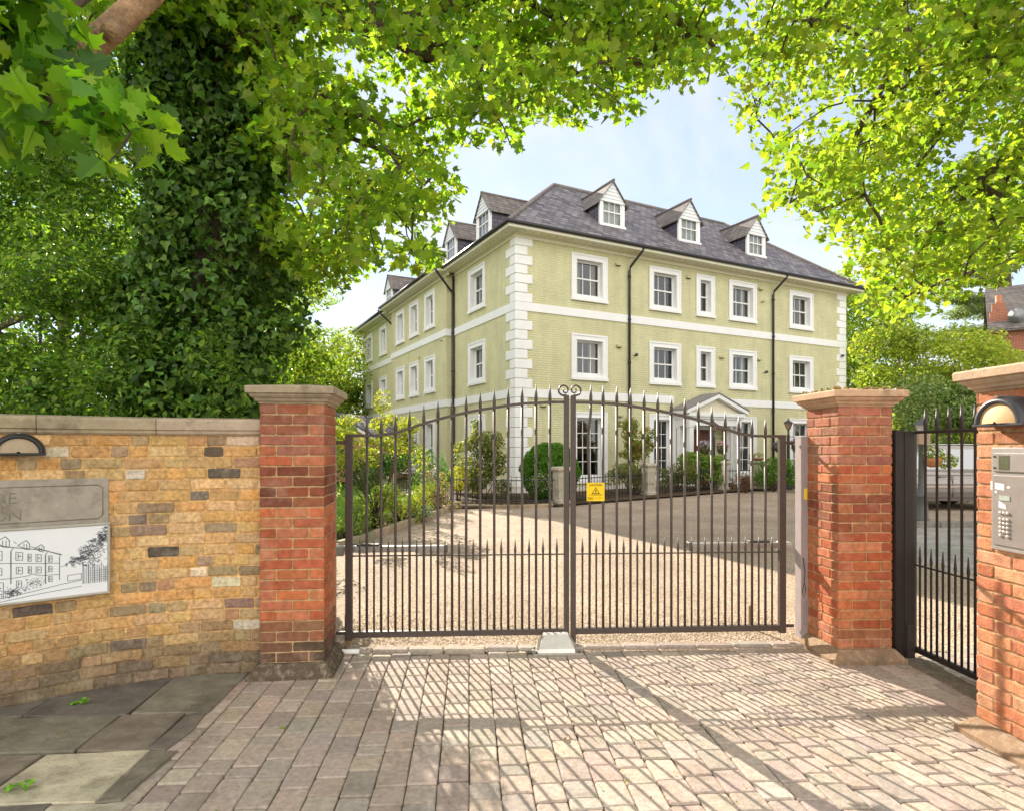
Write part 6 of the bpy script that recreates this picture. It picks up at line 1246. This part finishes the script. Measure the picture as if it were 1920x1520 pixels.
mb = MB(); mb.lathe((0, 0, 0), [(.05, 0), (.13, .03), (.17, .14), (.175, .19), (.15, .19)], 14, (.52, .22, .09)); mb.build('bowl', 'plain', t)
P, Nn = leafy([((0, 0, .28), (.2, .2, .16)), ((.28, 0, .14), (.24, .18, .17))], 300, .3); leafcloud('foliage', P, 'oval', .055 * RNG.uniform(.7, 1.3, len(P)), Nn, pick([(.30, .36, .06), (.20, .28, .05), (.62, .55, .14)], len(P)), 'leaf', t)
t = thing('flower_bowl', 'low terracotta bowl of flowers on the pier by the fresh green hedge', 'flower bowl', (8.35, 20.9, gz(20.9) + 1.0))
mb = MB(); mb.lathe((0, 0, 0), [(.12, 0), (.25, .04), (.27, .09), (.25, .09)], 14, (.35, .18, .11)); mb.build('bowl', 'plain', t)
P, Nn = leafy([((0, 0, .15), (.28, .28, .12))], 260, .3); leafcloud('foliage', P, 'oval', .05, Nn, pick([(.25, .30, .08), (.60, .45, .18), (.14, .2, .05)], len(P)), 'leaf', t)

# ================================================================== CAR, GARAGE, FAR HOUSE
t = thing('parked_car', 'silver estate car parked side on behind the narrow gate', 'car', (7.95, 14.6, gz(14.6)), 0)
SIL = (.25, .22, .21)
def car_section(y):                      # half profile along x, for lengthwise loops
    return None
prof = [(0, .42), (.03, .62), (.16, .72), (1.15, .93), (1.30, .98)]
mb = MB()
low = [(0.0, .32), (0.02, .62), (.15, .74), (.8, .88), (1.25, .97), (4.32, 1.0), (4.42, .85), (4.46, .5), (4.42, .30)]
arch = []
for cx_ in (3.62, .86):
    arch += [(cx_ + .36 * math.cos(a), .32 + .36 * math.sin(a) if math.sin(a) > 0 else .30) for a in np.linspace(0, math.pi, 9)]
outline = low + [(3.98 + .0, .26)] + arch[:9] + [(3.2, .24), (1.3, .24)] + arch[9:] + [(.45, .26)]
def side(off, inset): return [(x, off, z) for x, z in outline]
rs = [[(x, .10, z) for x, z in outline], [(x, .0, z * .98 + .01) for x, z in outline], [(x, .0, z) for x, z in outline]]
n = len(outline)
L0 = [(x, .07 if z > .8 else .02 if z > .35 else .06, z) for x, z in outline]; L1 = [(x, 1.72 if z > .8 else 1.77 if z > .35 else 1.73, z) for x, z in outline]
mb.rings([L0, L1], SIL, caps=True); mb.box((.02, .03, .30), (4.40, .0195, .33), (.10, .09, .09)); mb.box((.1, -.003, .56), (4.3, .025, .60), (.58, .42, .34), bev=.006); mb.box((.9, .004, .855), (4.35, .03, .868), (.30, .28, .27))
mb.build('body', 'car', t)
cab0 = [(1.18, .95), (1.98, 1.50), (2.25, 1.56), (3.9, 1.55), (4.28, 1.42), (4.38, .98)]
mb = MB(); A = [(x, .10 + (z - .95) * .22, z) for x, z in cab0]; B = [(x, 1.69 - (z - .95) * .22, z) for x, z in cab0]; mb.rings([A, B], SIL)
mb.tube([(2.05, .26, 1.58), (4.1, .26, 1.59)], .016, 6, (.55, .54, .53)); mb.build('roof', 'car', t)
def sidewin(pts): mb = MB(); mb.add([(x, .095 + (z - .95) * .22, z) for x, z in pts], [tuple(range(len(pts)))[::-1]]); mb.build('side_window', 'car_glass', t)
sidewin([(1.36, 1.0), (1.98, 1.43), (2.52, 1.47), (2.52, 1.0)]); sidewin([(2.62, 1.0), (2.62, 1.47), (3.50, 1.47), (3.50, 1.0)]); sidewin([(3.58, 1.0), (3.58, 1.46), (3.95, 1.45), (4.18, 1.05)])
mb = MB(); mb.add([(1.25, .2, 1.0), (1.25, 1.6, 1.0), (1.93, 1.45, 1.47), (1.93, .35, 1.47)], [(0, 1, 2, 3)]); [None]; mb.build('windscreen', 'car_glass', t)
for cx_ in (.86, 3.62):
    for y0, y1 in ((.03, .23), (1.57, 1.76)):
        mb = MB(); mb.lathe((cx_, y0, .32), [(.21, 0), (.30, .0), (.32, .03), (.32, y1 - y0 - .03), (.30, y1 - y0), (.2, y1 - y0)], 22, (.02, .02, .02), axis='y'); w_ = mb.build('wheel', 'rubber', t)
        mb = MB(); mb.lathe((cx_, y0 + .004, .32), [(.05, -.01), (.08, -.004), (.19, .0), (.205, -.006), (.21, .02)], 20, (.42, .42, .43), axis='y'); mb.build('rim', 'steel', w_)
for x in (2.42, 3.4):
    mb = MB(); mb.box((x - .16, -.005, .80), (x, .045, .83), SIL, bev=.006); mb.build('door_handle', 'car', t)
mb = MB(); mb.box((1.42, -.16, .98), (1.56, .08, 1.10), SIL, bev=.03); mb.build('wing_mirror', 'car', t)
for x in (2.57, 3.54): mb = MB(); mb.box((x - .004, .012, .34), (x + .004, .03, .84), (.08, .07, .07)); mb.build('door_seam', 'plain', t)
mb = MB(); mb.box((.02, .12, .62), (.16, .42, .74), (.75, .75, .74), bev=.02); mb.build('headlight', 'chrome', t); mb = MB(); mb.box((4.36, .06, .70), (4.47, .22, .98), (.45, .03, .02), bev=.02); mb.build('tail_light', 'plain', t)
# garage by the left garden
t = thing('garage', 'small garage with a slate roof and tan gable beyond the left garden', 'building', (-8.6, 25, gz(25)), R(-10))
mb = MB(); mb.box((0, 0, 0), (3.0, 5, 1.85), (.55, .38, .20)); mb.add([(0, 0, 1.851), (3.0, 0, 1.851), (1.5, 0, 2.65)], [(0, 1, 2)], (.55, .38, .20)); mb.build('wall', 'plain', t)
mb = MB()
for sg in (-1, 1): A = [(1.5, -.2, 2.74), (1.5 + sg * 1.8, -.2, 1.80), (1.5 + sg * 1.8, 5.2, 1.80), (1.5, 5.2, 2.74)]; mb.rings([A, [(x, y, z + .06) for x, y, z in A]])
mb.build('roof', 'slate_mix', t)
mb = MB()
for sg in (-1, 1): A = [(1.5, -.23, 2.72), (1.5 + sg * 1.82, -.23, 1.76), (1.5 + sg * 1.82, -.205, 1.76), (1.5, -.205, 2.72)]; mb.rings([A, [(x, y, z - .12) for x, y, z in A]], (.75, .72, .66))
mb.build('bargeboard', 'white', t)
mb = MB(); mb.box((.4, -.03, 0), (2.6, -.001, 1.6), (.42, .20, .12), bev=.01); mb.build('garage_door', 'plain', t)
# red house on the right
t = thing('brick_house', 'old red brick house with a brown tiled roof and chimney at the far right edge', 'house', (23.6, 30, 0), R(-36))
mb = MB(); mb.box((0, 0, 0), (9, 7, 7.35)); mb.build('wall', 'house_brick', t)
mb = MB(); A = [(-.25, -.35, 7.2), (9.3, -.35, 7.2), (9.3, 3.5, 10.0), (-.25, 3.5, 10.0)]; mb.rings([A, [(x, y, z + .12) for x, y, z in A]]); A = [(-.25, 7.35, 7.2), (9.3, 7.35, 7.2), (9.3, 3.5, 10.0), (-.25, 3.5, 10.0)]; mb.rings([A, [(x, y, z + .12) for x, y, z in A]]); rf = mb.build('roof', 'slate_warm', t)
mb = MB(); mb.box((-.15, .3, 6.0), (.55, 1.0, 8.3)); mb.box((-.07, .38, 8.301), (.47, .92, 8.7)); mb.build('chimney', 'house_brick', rf)
mb = MB(); mb.lathe((.2, .65, 8.7), [(.16, 0), (.13, .1), (.14, .42), (.11, .42)], 12, (.46, .17, .08)); mb.build('chimney_pot', 'plain', rf)
mb = MB(); mb.lathe((.85, .0, 7.95), [(.34, -.05), (.26, .02), (.12, .06), (.001, .075)], 18, (.30, .31, .32), axis='y'); mb.tube([(.85, .02, 7.95), (.9, .4, 7.6)], .025, 6, (.2, .2, .2)); mb.tube([(.85, .0, 7.8), (1.05, -.35, 7.85)], .012, 6, (.3, .3, .3)); mb.build('satellite_dish', 'plain', t)
